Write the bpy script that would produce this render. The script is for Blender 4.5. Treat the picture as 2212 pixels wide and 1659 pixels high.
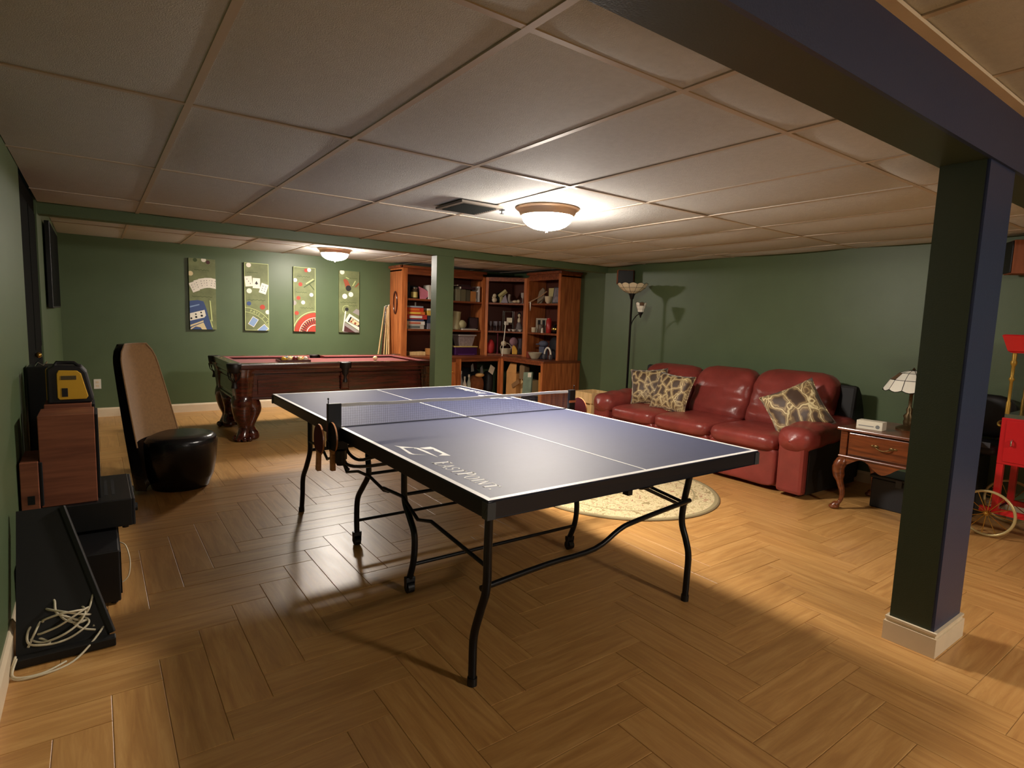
import bpy, bmesh, math, random
from mathutils import Vector, Matrix
random.seed(7)
for _o in list(bpy.data.objects): bpy.data.objects.remove(_o, do_unlink=True)
SC = bpy.context.scene
COL = SC.collection
PI = math.pi

# ------------------------------------------------------------------ camera
cam_data = bpy.data.cameras.new('camera')
cam = bpy.data.objects.new('camera', cam_data)
COL.objects.link(cam)
CAM_R = Vector((0.81129685, -0.583656, 0.03380985))
CAM_U = Vector((0.03751005, 0.10967716, 0.99325924))
CAM_F = Vector((0.58342988, 0.80455988, -0.1108737))
CAM_C = Vector((-0.98795619, -1.46986629, 1.33280724))
_m = Matrix((CAM_R, CAM_U, -CAM_F)).transposed().to_4x4()
_m.translation = CAM_C
cam.matrix_world = _m
cam_data.sensor_width = 36.0
cam_data.lens = 36.0 * 1246.2 / 2212.0
cam_data.clip_start = 0.02
SC.camera = cam

# ------------------------------------------------------------------ world, exposure
world = bpy.data.worlds.new('world'); SC.world = world
world.use_nodes = True
world.node_tree.nodes['Background'].inputs[0].default_value = (0.02, 0.022, 0.03, 1)
world.node_tree.nodes['Background'].inputs[1].default_value = 0.2
VS = SC.view_settings
VS.view_transform = 'Standard'; VS.look = 'None'; VS.gamma = 1.0
VS.use_curve_mapping = False
VS.exposure = 2.68
LAMP_MAIN, LAMP_BACK, LAMP_REAR = 52.0, 40.0, 48.0      # emission of the three ceiling domes

# ------------------------------------------------------------------ dimensions of the room (metres)
ZC, ZCB, ZCN = 2.063, 2.135, 2.218      # ceilings: middle, beyond the far beam, near side of the near beam
XL, XR, XRB = -1.295, 4.52, 5.11        # left wall, right wall, right wall behind the far beam
YB, YN = 6.98, -5.4                     # back wall, wall behind the camera

# ------------------------------------------------------------------ materials
def lin(c):
    return tuple(((x/255.0)/12.92 if x/255.0 <= 0.04045 else (((x/255.0)+0.055)/1.055)**2.4) for x in c)
MATS = {}
def mat(name, col, rough=0.5, metal=0.0, var=0.0, vscale=6.0, bump=0.0, bscale=60.0, coat=0.0, spec=0.5,
        emit=0.0, col2=None, stretch=None, alpha=1.0, trans=0.0, ior=1.45, sheen=0.0, vdetail=4.0, contrast=1.0):
    if name in MATS: return MATS[name]
    m = bpy.data.materials.new(name); m.use_nodes = True
    nt = m.node_tree; b = nt.nodes['Principled BSDF']
    c = lin(col)
    b.inputs['Base Color'].default_value = (*c, 1)
    b.inputs['Roughness'].default_value = rough
    b.inputs['Metallic'].default_value = metal
    b.inputs['Specular IOR Level'].default_value = spec
    b.inputs['Coat Weight'].default_value = coat
    b.inputs['Coat Roughness'].default_value = 0.15
    b.inputs['Alpha'].default_value = alpha
    b.inputs['Transmission Weight'].default_value = trans
    b.inputs['IOR'].default_value = ior
    b.inputs['Sheen Weight'].default_value = sheen
    if emit:
        b.inputs['Emission Color'].default_value = (*c, 1)
        b.inputs['Emission Strength'].default_value = emit
    tc = None
    if var or col2 or bump:
        tc = nt.nodes.new('ShaderNodeTexCoord')
    if var or col2:
        mp = nt.nodes.new('ShaderNodeMapping')
        if stretch: mp.inputs['Scale'].default_value = stretch
        nt.links.new(tc.outputs['Object'], mp.inputs['Vector'])
        n = nt.nodes.new('ShaderNodeTexNoise')
        n.inputs['Scale'].default_value = vscale; n.inputs['Detail'].default_value = vdetail
        nt.links.new(mp.outputs['Vector'], n.inputs['Vector'])
        r = nt.nodes.new('ShaderNodeValToRGB')
        ca = lin(col2) if col2 else tuple(x*(1-var) for x in c)
        cb = c if col2 else tuple(min(1, x*(1+var)) for x in c)
        r.color_ramp.elements[0].position = 0.5-0.2/contrast; r.color_ramp.elements[1].position = 0.5+0.2/contrast
        r.color_ramp.elements[0].color = (*ca, 1); r.color_ramp.elements[1].color = (*cb, 1)
        nt.links.new(n.outputs['Fac'], r.inputs['Fac'])
        nt.links.new(r.outputs['Color'], b.inputs['Base Color'])
    if bump:
        n2 = nt.nodes.new('ShaderNodeTexNoise'); n2.inputs['Scale'].default_value = bscale
        n2.inputs['Detail'].default_value = 3
        nt.links.new(tc.outputs['Object'], n2.inputs['Vector'])
        bp = nt.nodes.new('ShaderNodeBump'); bp.inputs['Strength'].default_value = bump
        bp.inputs['Distance'].default_value = 0.01
        nt.links.new(n2.outputs['Fac'], bp.inputs['Height'])
        nt.links.new(bp.outputs['Normal'], b.inputs['Normal'])
    MATS[name] = m
    return m
def wood(name, ca, cb, axis=0, rough=0.35, scale=5.0, coat=0.2, k=12.0):
    s = [k, k, k]; s[axis] = 1.0
    return mat(name, cb, rough=rough, col2=ca, stretch=tuple(s), vscale=scale, coat=coat, vdetail=6, contrast=1.0)

def floor_mat():
    m = bpy.data.materials.new('plank_tile'); m.use_nodes = True
    nt = m.node_tree; b = nt.nodes['Principled BSDF']; N = nt.nodes.new; L = nt.links.new
    uv = N('ShaderNodeUVMap'); oi = N('ShaderNodeObjectInfo'); ge = N('ShaderNodeNewGeometry')
    ad = N('ShaderNodeMath'); ad.operation = 'ADD'
    L(oi.outputs['Random'], ad.inputs[0]); L(ge.outputs['Random Per Island'], ad.inputs[1])
    fr = N('ShaderNodeMath'); fr.operation = 'FRACT'; L(ad.outputs[0], fr.inputs[0])
    mu = N('ShaderNodeMath'); mu.operation = 'MULTIPLY'; mu.inputs[1].default_value = 37.0; L(fr.outputs[0], mu.inputs[0])
    cx = N('ShaderNodeCombineXYZ'); L(mu.outputs[0], cx.inputs[0]); L(mu.outputs[0], cx.inputs[1]); L(mu.outputs[0], cx.inputs[2])
    va = N('ShaderNodeVectorMath'); va.operation = 'ADD'
    mp = N('ShaderNodeMapping'); mp.inputs['Scale'].default_value = (3.0, 34.0, 1.0)
    L(uv.outputs['UV'], mp.inputs['Vector']); L(mp.outputs['Vector'], va.inputs[0]); L(cx.outputs[0], va.inputs[1])
    n1 = N('ShaderNodeTexNoise'); n1.inputs['Scale'].default_value = 1.0; n1.inputs['Detail'].default_value = 6
    n1.inputs['Roughness'].default_value = 0.65; n1.inputs['Distortion'].default_value = 0.6
    L(va.outputs[0], n1.inputs['Vector'])
    r1 = N('ShaderNodeValToRGB')
    e = r1.color_ramp.elements
    e[0].position = 0.30; e[0].color = (*lin((168, 120, 66)), 1)
    e[1].position = 0.72; e[1].color = (*lin((206, 160, 98)), 1)
    e2 = e.new(0.5); e2.color = (*lin((188, 140, 80)), 1)
    L(n1.outputs['Fac'], r1.inputs['Fac'])
    # tone from plank to plank
    mr = N('ShaderNodeMapRange'); mr.inputs['To Min'].default_value = 0.93; mr.inputs['To Max'].default_value = 1.07
    L(fr.outputs[0], mr.inputs['Value'])
    mx = N('ShaderNodeVectorMath'); mx.operation = 'SCALE'
    L(r1.outputs['Color'], mx.inputs[0]); L(mr.outputs[0], mx.inputs['Scale'])
    L(mx.outputs[0], b.inputs['Base Color'])
    b.inputs['Roughness'].default_value = 0.36
    b.inputs['Specular IOR Level'].default_value = 0.95
    rr = N('ShaderNodeMapRange'); rr.inputs['To Min'].default_value = 0.30; rr.inputs['To Max'].default_value = 0.42
    L(n1.outputs['Fac'], rr.inputs['Value']); L(rr.outputs[0], b.inputs['Roughness'])
    bp = N('ShaderNodeBump'); bp.inputs['Strength'].default_value = 0.06; bp.inputs['Distance'].default_value = 0.002
    L(n1.outputs['Fac'], bp.inputs['Height']); L(bp.outputs['Normal'], b.inputs['Normal'])
    MATS['plank_tile'] = m
    return m

mat('green_wall', (84, 100, 70), rough=0.42, var=0.05, vscale=3, bump=0.08, bscale=180)
mat('door_black', (17, 18, 17), rough=0.9, spec=0.08)
mat('dull_brass', (110, 88, 52), rough=0.4, metal=0.8)
mat('dark_green', (50, 58, 40), rough=0.42, bump=0.08, bscale=180)  # darker green than the walls, for the near column and beam
mat('navy_paint', (42, 52, 82), rough=0.4, bump=0.08, bscale=180)
mat('white_trim', (222, 205, 176), rough=0.4, var=0.05, vscale=8)
mat('grout', (172, 142, 100), rough=0.8)
mat('ceiling_tile', (192, 192, 188), rough=0.85, var=0.04, vscale=40, bump=0.35, bscale=260)
mat('ceiling_bar', (190, 176, 158), rough=0.5)
mat('black_plastic', (16, 16, 18), rough=0.45)
mat('black_leather', (15, 14, 15), rough=0.25, bump=0.1, bscale=70)
mat('black_metal', (16, 18, 22), rough=0.35, metal=0.2)
mat('white_plastic', (225, 220, 208), rough=0.4)
mat('dark_charcoal', (30, 31, 34), rough=0.5)
mat('chrome', (200, 200, 200), rough=0.15, metal=1.0)
mat('brass', (190, 150, 70), rough=0.25, metal=0.9)
mat('lamp_glass', (255, 236, 205), rough=0.3)
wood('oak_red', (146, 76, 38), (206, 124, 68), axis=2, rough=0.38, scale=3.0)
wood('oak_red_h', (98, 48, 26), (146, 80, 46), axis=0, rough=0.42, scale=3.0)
wood('mahogany', (40, 12, 8), (84, 32, 20), axis=0, rough=0.2, scale=3.0, coat=0.6)
wood('cherry', (72, 34, 16), (128, 68, 34), axis=1, rough=0.28, scale=4.0, coat=0.3)
wood('speaker_wood', (112, 62, 42), (144, 86, 60), axis=0, rough=0.5, scale=4.0, coat=0.0)
wood('pine', (196, 160, 104), (224, 192, 140), axis=2, rough=0.5, scale=4.0)
mat('red_leather', (128, 54, 48), rough=0.33, var=0.2, vscale=5, bump=0.45, bscale=15)
mat('table_blue', (48, 54, 84), rough=0.60, spec=0.7, coat=0.15, var=0.04, vscale=30)
MATS['table_blue'].node_tree.nodes['Principled BSDF'].inputs['Coat Roughness'].default_value = 0.55
mat('line_white', (240, 240, 236), rough=0.45)
mat('apron_navy', (20, 24, 36), rough=0.4)

# ------------------------------------------------------------------ mesh builder
class MB:
    def __init__(s): s.v = []; s.f = []
    def add(s, vs, fs, M=None):
        o = len(s.v)
        for p in vs:
            p = Vector(p)
            s.v.append(M @ p if M is not None else p)
        for f in fs: s.f.append([i+o for i in f])
        return s
    def box(s, x0, x1, y0, y1, z0, z1, M=None):
        vs = [(x, y, z) for z in (z0, z1) for y in (y0, y1) for x in (x0, x1)]
        return s.add(vs, [(0, 2, 3, 1), (4, 5, 7, 6), (0, 1, 5, 4), (2, 6, 7, 3), (0, 4, 6, 2), (1, 3, 7, 5)], M)
    def cyl(s, p0, p1, r0, r1=None, n=14, M=None):
        r1 = r0 if r1 is None else r1
        return s.tube([p0, p1], [r0, r1], n, M=M)
    def tube(s, pts, r, n=8, closed=False, M=None, caps=True):
        pts = [Vector(p) for p in pts]; k = len(pts)
        rs = r if isinstance(r, (list, tuple)) else [r]*k
        vs = []; fs = []
        up = None
        for i, p in enumerate(pts):
            if closed: t = pts[(i+1) % k]-pts[(i-1) % k]
            else: t = pts[min(i+1, k-1)]-pts[max(i-1, 0)]
            t = t.normalized() if t.length > 1e-9 else Vector((0, 0, 1))
            if up is None:
                up = Vector((0, 0, 1)) if abs(t.z) < 0.9 else Vector((1, 0, 0))
            a = up - t*up.dot(t)
            if a.length < 1e-6: a = t.orthogonal()
            a.normalize(); b = t.cross(a); up = a
            for j in range(n):
                w = 2*PI*j/n
                vs.append(p+(a*math.cos(w)+b*math.sin(w))*rs[i])
        for i in range(k if closed else k-1):
            i2 = (i+1) % k
            for j in range(n):
                j2 = (j+1) % n
                fs.append((i*n+j, i*n+j2, i2*n+j2, i2*n+j))
        if not closed and caps:
            fs.append(tuple(reversed(range(n)))); fs.append(tuple((k-1)*n+j for j in range(n)))
        return s.add(vs, fs, M)
    def lathe(s, prof, c=(0, 0), n=20, M=None, a0=0.0, a1=2*PI, scal=None):
        full = abs(a1-a0-2*PI) < 1e-6
        m = n if full else n+1
        vs = []; fs = []
        for (r, z) in prof:
            for j in range(m):
                w = a0+(a1-a0)*j/n
                q = r if scal is None else r*scal(w, z)
                vs.append((c[0]+q*math.cos(w), c[1]+q*math.sin(w), z))
        for i in range(len(prof)-1):
            for j in range(n):
                j2 = (j+1) % m
                fs.append((i*m+j, i*m+j2, (i+1)*m+j2, (i+1)*m+j))
        if full:
            if prof[0][0] > 1e-5: fs.append(tuple(reversed(range(m))))
            if prof[-1][0] > 1e-5: fs.append(tuple((len(prof)-1)*m+j for j in range(m)))
        return s.add(vs, fs, M)
    def prism(s, poly, z0, z1, M=None):
        n = len(poly)
        vs = [(x, y, z0) for x, y in poly]+[(x, y, z1) for x, y in poly]
        fs = [tuple(reversed(range(n))), tuple(range(n, 2*n))]+[(i, (i+1) % n, (i+1) % n+n, i+n) for i in range(n)]
        return s.add(vs, fs, M)
    def surf(s, fn, nu, nv, cu=False, M=None):
        mu = nu if cu else nu+1
        vs = [fn(i/nu, j/nv) for j in range(nv+1) for i in range(mu)]
        fs = [(j*mu+i, j*mu+(i+1) % mu, (j+1)*mu+(i+1) % mu, (j+1)*mu+i) for j in range(nv) for i in range(nu)]
        return s.add(vs, fs, M)
    def sq(s, c, h, e1=0.4, e2=0.4, nu=24, nv=14, M=None, fn=None):
        """superellipsoid: centre c, half sizes h; small exponents are boxier"""
        def pw(x, e): return math.copysign(abs(x)**e, x)
        def p(u, v):
            a = 2*PI*u; b = PI*(v-0.5)
            q = Vector((pw(math.cos(b), e1)*pw(math.cos(a), e2), pw(math.cos(b), e1)*pw(math.sin(a), e2), pw(math.sin(b), e1)))
            if fn: q = fn(q)
            return Vector((c[0]+q.x*h[0], c[1]+q.y*h[1], c[2]+q.z*h[2]))
        return s.surf(p, nu, nv, cu=True, M=M)
    def mesh(s, name):
        me = bpy.data.meshes.new(name); me.from_pydata([tuple(v) for v in s.v], [], s.f); me.update(); return me
    def build(s, name, m, parent=None, smooth=None, bevel=0.0, sub=0, world=True, fix=True, **tags):
        """vertices are in world space; when parented they are moved into the root's frame"""
        root = parent
        chain = []
        while root is not None: chain.append(root); root = root.parent
        if chain and world:
            W = Matrix.Identity(4)
            for q in reversed(chain): W = W @ (Matrix.Translation(q.location) @ q.rotation_euler.to_matrix().to_4x4())
            Wi = W.inverted()
            s.v = [Wi @ v for v in s.v]
        me = s.mesh(name)
        if fix:
            bm = bmesh.new(); bm.from_mesh(me)
            bmesh.ops.remove_doubles(bm, verts=bm.verts, dist=1e-6)
            bmesh.ops.recalc_face_normals(bm, faces=bm.faces); bm.to_mesh(me); bm.free()
        me.materials.append(MATS[m] if isinstance(m, str) else m)
        if smooth is not None:
            for p in me.polygons: p.use_smooth = True
            me.set_sharp_from_angle(angle=math.radians(smooth))
        o = bpy.data.objects.new(name, me); COL.objects.link(o)
        if parent is not None: o.parent = parent
        if bevel:
            b = o.modifiers.new('bevel', 'BEVEL'); b.width = bevel; b.segments = 2; b.limit_method = 'ANGLE'; b.angle_limit = math.radians(40)
        if sub:
            b = o.modifiers.new('subsurf', 'SUBSURF'); b.levels = sub; b.render_levels = sub
        for k, v in tags.items(): o[k] = v
        return o
def thing(name, label, cat, loc=(0, 0, 0), rz=0.0, group=None):
    o = bpy.data.objects.new(name, None); COL.objects.link(o)
    o.empty_display_size = 0.05
    o.location = loc; o.rotation_euler = (0, 0, rz)
    o['label'] = label; o['category'] = cat
    if group: o['group'] = group
    return o
def tag(o, label, cat, group=None):
    o['label'] = label; o['category'] = cat
    if group: o['group'] = group
    return o
def struct(o, label=None):
    o['kind'] = 'structure'
    if label: o['label'] = label
    return o
def part(parent, name, m, **kw):
    """shortcut: returns a builder whose .done() links it"""
    mb = MB(); mb.done = lambda: mb.build(name, m, parent, **kw); return mb
def bx(parent, name, m, x0, x1, y0, y1, z0, z1, M=None, **kw):
    return MB().box(x0, x1, y0, y1, z0, z1, M).build(name, m, parent, **kw)
def copy_tree(o, parent=None):
    c = o.copy(); COL.objects.link(c); c.parent = parent
    for ch in list(o.children): copy_tree(ch, c)
    return c
def frame(o, ex, ey, ez=None):
    """matrix from origin and axes"""
    ex = Vector(ex).normalized(); ey = Vector(ey).normalized()
    ez = ex.cross(ey) if ez is None else Vector(ez)
    m = Matrix((ex, ey, ez)).transposed().to_4x4(); m.translation = Vector(o); return m
def RZ(c, a): return Matrix.Translation(Vector(c)) @ Matrix.Rotation(a, 4, 'Z')
def smooth_path(pts, n=6, closed=False):
    """Catmull-Rom through the points"""
    P = [Vector(p) for p in pts]; out = []
    k = len(P)
    rng = range(k) if closed else range(k-1)
    for i in rng:
        if closed: a, b, c, d = P[(i-1) % k], P[i], P[(i+1) % k], P[(i+2) % k]
        else: a, b, c, d = P[max(i-1, 0)], P[i], P[i+1], P[min(i+2, k-1)]
        for j in range(n):
            t = j/n
            out.append(0.5*((2*b)+(c-a)*t+(2*a-5*b+4*c-d)*t*t+(3*b-a-3*c+d)*t**3))
    if not closed: out.append(P[-1])
    return out
def in_view(p, mx=0.0, my=0.0):
    d = Vector(p)-CAM_C; z = d.dot(CAM_F)
    if z < 0.05: return False
    x = 1106+1246.2*d.dot(CAM_R)/z; y = 829.5-1246.2*d.dot(CAM_U)/z
    return -mx <= x <= 2212+mx and -my <= y <= 1659+my
# ================================================================== the room shell
# ---- floor: wood-look plank tiles laid in herringbone along the room's axes
floor = struct(bx(None, 'floor', 'grout', XL-0.1, XRB+0.1, YN, YB, -0.06, -0.003), 'brown wood-look plank floor laid in herringbone')
FM = floor_mat()
PW, PL = 0.1522, 0.6088
def plank_mesh(w, l, x0=None):
    """a plank lying along x, top chamfered; uv in metres"""
    g = 0.0009; c = 0.0016; z = 0.0
    a, b = l/2-g, w/2-g
    vs = [(-a, -b, -0.008), (a, -b, -0.008), (a, b, -0.008), (-a, b, -0.008), (-a, -b, z-c*0.5), (a, -b, z-c*0.5), (a, b, z-c*0.5), (-a, b, z-c*0.5),
          (-a+c, -b+c, z), (a-c, -b+c, z), (a-c, b-c, z), (-a+c, b-c, z)]
    fs = [(0, 1, 5, 4), (1, 2, 6, 5), (2, 3, 7, 6), (3, 0, 4, 7), (4, 5, 9, 8), (5, 6, 10, 9), (6, 7, 11, 10), (7, 4, 8, 11), (8, 9, 10, 11)]
    return vs, fs
planks = []
OX, OY = -0.074, 1.733
# in cells of one plank width: horizontal planks at d = i-j in 0..3, vertical ones at 4..7
i0, i1 = int((XL-OX)/PW)-6, int((XRB-OX)/PW)+6
j0, j1 = int((YN-OY)/PW)-6, int((YB-OY)/PW)+6
for j in range(j0, j1):
    for i in range(i0, i1):
        d = (i-j+3) % 8
        if d == 0: planks.append((OX+i*PW, OY+j*PW, PL, PW))            # starts a horizontal plank
        if d == 7: planks.append((OX+i*PW, OY+j*PW, PW, PL))            # bottom cell of a vertical plank
full, rest = [], []
for (x, y, w, h) in planks:
    x1, y1 = x+w, y+h
    cx0, cy0, cx1, cy1 = max(x, XL), max(y, YN), min(x1, XRB), min(y1, YB)
    if cx1-cx0 < 0.01 or cy1-cy0 < 0.01: continue
    whole = (cx1-cx0 > w-1e-6) and (cy1-cy0 > h-1e-6)
    c = Vector(((cx0+cx1)/2, (cy0+cy1)/2, 0))
    if whole and in_view(c, 120, 160): full.append(((c-CAM_C).length, c, w > h))
    else: rest.append((cx0, cx1, cy0, cy1, w > h))
full.sort(key=lambda t: t[0])
for dist, c, hz in full[300:]:
    a, b = (PL, PW) if hz else (PW, PL)
    rest.append((c.x-a/2, c.x+a/2, c.y-b/2, c.y+b/2, hz))
def uv_plank(me, flat):
    uvl = me.uv_layers.new(name='UVMap')
    for p in me.polygons:
        for li in p.loop_indices:
            uvl.data[li].uv = flat[me.loops[li].vertex_index]
vs, fs = plank_mesh(PW, PL)
pm = bpy.data.meshes.new('plank'); pm.from_pydata(vs, [], fs); pm.update(); uv_plank(pm, [(v[0], v[1]) for v in vs]); pm.materials.append(FM)
for dist, c, hz in full[:300]:
    o = bpy.data.objects.new('plank', pm); COL.objects.link(o); o.parent = floor
    o.location = (c.x, c.y, random.uniform(-0.0006, 0.0)); o.rotation_euler = (0, 0, 0 if hz else PI/2)
av, af, auv = [], [], []
for (x0, x1, y0, y1, hz) in rest:
    l, w = (x1-x0, y1-y0) if hz else (y1-y0, x1-x0)
    vs, fs = plank_mesh(w, l); o = len(av); cx, cy = (x0+x1)/2, (y0+y1)/2
    rx, ry = random.random()*30, random.random()*30
    for v in vs:
        av.append((cx+v[0], cy+v[1], v[2]) if hz else (cx-v[1], cy+v[0], v[2]))
        auv.append((v[0]+rx, v[1]+ry))
    af += [tuple(i+o for i in f) for f in fs]
rm = bpy.data.meshes.new('plank_field'); rm.from_pydata(av, [], af); rm.update(); uv_plank(rm, auv); rm.materials.append(FM)
ro = bpy.data.objects.new('plank_field', rm); COL.objects.link(ro); ro.parent = floor; ro['kind'] = 'stuff'

# ---- ceilings: lay-in tiles that sag a little between the bars
def tile_mesh(w, h, sag, seed):
    rnd = random.Random(seed); ph = rnd.uniform(-0.25, 0.25)
    nu, nv = 8, 8; mb = MB()
    def f(u, v):
        a = 2*u-1; b = 2*v-1
        return Vector(((u-0.5)*w, (v-0.5)*h, -sag*(1-abs(a)**2.2)*(1-abs(b)**3)*(1+ph*a)))
    mb.surf(f, nu, nv)
    return mb
def ceiling(name, z, xs, ys, label, sagf):
    root = struct(bx(None, name, 'ceiling_tile', xs[0], xs[-1], ys[0], ys[-1], z+0.06, z+0.10), label)
    k = 0
    for i in range(len(xs)-1):
        for j in range(len(ys)-1):
            w, h = xs[i+1]-xs[i]-0.006, ys[j+1]-ys[j]-0.006
            k += 1
            mb = tile_mesh(w, h, sagf(0.5*(xs[i]+xs[i+1]), 0.5*(ys[j]+ys[j+1])), k)
            cx, cy = 0.5*(xs[i]+xs[i+1]), 0.5*(ys[j]+ys[j+1])
            tz = z+0.004
            rx, ry = random.uniform(-0.002, 0.002), random.uniform(-0.0015, 0.0015)
            mb.v = [Vector((v.x+cx, v.y+cy, v.z+tz+rx*v.x/w*2+ry*v.y/h*2)) for v in mb.v]
            mb.build('ceiling_tile', 'ceiling_tile', root, smooth=60, fix=False)
    for x in xs[1:-1]: bx(root, 'grid_bar', 'ceiling_bar', x-0.012, x+0.012, ys[0], ys[-1], z-0.0015, z+0.004)
    for y in ys[1:-1]: bx(root, 'grid_bar', 'ceiling_bar', xs[0], xs[-1], y-0.011, y+0.011, z-0.0012, z+0.0035)
    return root
gx = [XL]+[-0.073+0.61*i for i in range(-1, 8)]+[XR]
def sag_main(x, y):
    return random.uniform(0.004, 0.010)+(0.010 if x > 1.6 else 0.0)+(0.004 if y > 3.2 else 0)
ceiling('ceiling', ZC, gx, [-0.51, -0.225, 0.995, 2.215, 3.435, 4.06], 'white drop ceiling of sagging tiles over the ping-pong table', sag_main)
gxb = [XL]+[-0.073+0.61*i for i in range(-1, 9)]+[XRB]
ceiling('ceiling', ZCB, gxb, [4.2, 4.655, 5.875, YB], 'white drop ceiling over the pool table', lambda x, y: random.uniform(0.006, 0.016))
gxn = [XL]+[-0.28+0.61*i for i in range(-1, 9)]+[XRB]
ceiling('ceiling', ZCN, gxn, [YN, -4.4, -3.18, -1.96, -0.69], 'white drop ceiling on the near side of the dark blue beam', lambda x, y: random.uniform(0.002, 0.006))
# white edge strip where the near ceiling meets the beam
struct(bx(None, 'trim_1', 'white_trim', XL, XRB, -0.725, -0.69, ZCN-0.012, ZCN), 'white edge strip of the near ceiling')

# ---- walls
def wall(name, x0, x1, y0, y1, z0, z1, label, m='green_wall'):
    return struct(bx(None, name, m, x0, x1, y0, y1, z0, z1), label)
wall('wall_left', XL-0.12, XL, YN, 2.76, 0, 2.34, 'green left wall')
wall('wall_left', XL-0.12, XL, 3.95, YB, 0, 2.34, 'green left wall beyond the far beam')
wall('wall_left', XL-0.12, XL-0.09, 2.76, 3.95, 0, 2.34, 'green wall behind the dark door', 'dark_charcoal')
wall('wall_back', XL-0.12, XRB+0.12, YB, YB+0.12, 0, 2.34, 'green back wall')
wall('wall_right', XR, XR+0.12, YN, 4.1, 0, 2.34, 'green right wall behind the sofa')
wall('wall_right', XR+0.12, XRB, 3.98, 4.1, 0, 2.34, 'green return wall at the far beam')
wall('wall_right', XRB, XRB+0.12, 3.98, YB, 0, 2.34, 'green right wall beside the bookcases')
wall('wall_near', XL-0.12, XRB, YN-0.12, YN, 0, 2.34, 'green wall behind the camera')
# dark full-height double door in the left wall
d = struct(bx(None, 'door_1', 'door_black', XL-0.05, XL-0.012, 2.765, 3.945, 0.005, ZC), 'dark full-height closet door in the left wall')
for a, b in ((2.80, 3.33), (3.38, 3.91)):
    for z0, z1 in ((0.12, 0.95), (1.03, 1.96)):
        bx(d, 'door_panel', 'door_black', XL-0.014, XL-0.006, a, b, z0, z1, bevel=0.003)
MB().sq((XL+0.005, 3.36, 1.0), (0.018, 0.018, 0.018), 1, 1, 12, 8).build('door_knob', 'brass', d, smooth=60)

# ---- baseboards
def baseboard(name, p0, p1, nrm, h, label):
    p0, p1, n = Vector(p0), Vector(p1), Vector(nrm)
    mb = MB()
    d = (p1-p0).normalized()
    M = Matrix((d, n, Vector((0, 0, 1)))).transposed().to_4x4(); M.translation = p0
    l = (p1-p0).length
    prof = [(0, 0), (0.015, 0), (0.015, h-0.02), (0.010, h-0.010), (0.006, h), (0, h)]
    vs = [(0, a, b) for a, b in prof]+[(l, a, b) for a, b in prof]; n6 = len(prof)
    mb.add(vs, [tuple(reversed(range(n6))), tuple(range(n6, 2*n6))]+[(i, (i+1) % n6, (i+1) % n6+n6, i+n6) for i in range(n6)], M)
    return struct(mb.build(name, 'white_trim', None), label)
baseboard('baseboard_left', (XL, YN, 0), (XL, 1.37, 0), (1, 0, 0), 0.105, 'white baseboard along the left wall')
baseboard('baseboard_left', (XL, 1.385, 0), (XL, 2.74, 0), (1, 0, 0), 0.105, 'white baseboard behind the speaker stack')
baseboard('baseboard_left', (XL, 3.97, 0), (XL, YB, 0), (1, 0, 0), 0.11, 'white baseboard beyond the dark door')
baseboard('baseboard_back', (XL, YB, 0), (2.74, YB, 0), (0, -1, 0), 0.11, 'white baseboard along the back wall')
baseboard('baseboard_right', (XR, YN, 0), (XR, 4.1, 0), (-1, 0, 0), 0.10, 'white baseboard behind the sofa')
baseboard('baseboard_right', (XRB, 4.1, 0), (XRB, 5.13, 0), (-1, 0, 0), 0.10, 'white baseboard beside the bookcases')
baseboard('baseboard_near', (XL, YN, 0), (XRB, YN, 0), (0, 1, 0), 0.10, 'white baseboard behind the camera')

# ---- beams and columns
b = struct(bx(None, 'trim_2', 'dark_green', XL, XR, -0.675, -0.505, 2.0, 2.30), 'boxed ceiling beam over the near column')
bx(b, 'blue_face', 'navy_paint', XL, XR, -0.690, -0.675, 1.999, 2.30, label='dark blue painted near face')
struct(bx(None, 'trim_3', 'green_wall', XL, XRB, 4.06, 4.2, 1.985, 2.34), 'green boxed ceiling beam before the pool table')
def column(label, x0, x1, y0, y1, z1, base_m, blue):
    r = thing('support_column', label, 'column', ((x0+x1)/2, (y0+y1)/2, 0))
    bx(r, 'shaft', 'dark_green' if blue else 'green_wall', x0, x1, y0+(0.012 if blue else 0), y1, 0, z1)
    if blue: bx(r, 'blue_face', 'navy_paint', x0+0.001, x1-0.001, y0, y0+0.012, 0, z1, label='dark blue painted side')
    if base_m:
        t = 0.016; h = 0.105
        s = part(r, 'base_trim', base_m)
        for (q, z0_, z1_) in ((t, 0, h-0.022), (t*0.55, h-0.022, h-0.010), (t*0.8, h-0.010, h)):
            s.box(x0-q, x0, y0-q, y1+q, z0_, z1_); s.box(x1, x1+q, y0-q, y1+q, z0_, z1_)
            s.box(x0, x1, y0-q, y0, z0_, z1_); s.box(x0, x1, y1, y1+q, z0_, z1_)
        s.done()
    return r
column('green and dark blue square column on a white base in the right foreground', 1.785, 2.085, -0.680, -0.515, 2.0, 'white_trim', True)
column('green square post under the far beam before the pool table', 1.99, 2.20, 4.07, 4.19, 1.985, 'white_trim', False)

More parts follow.
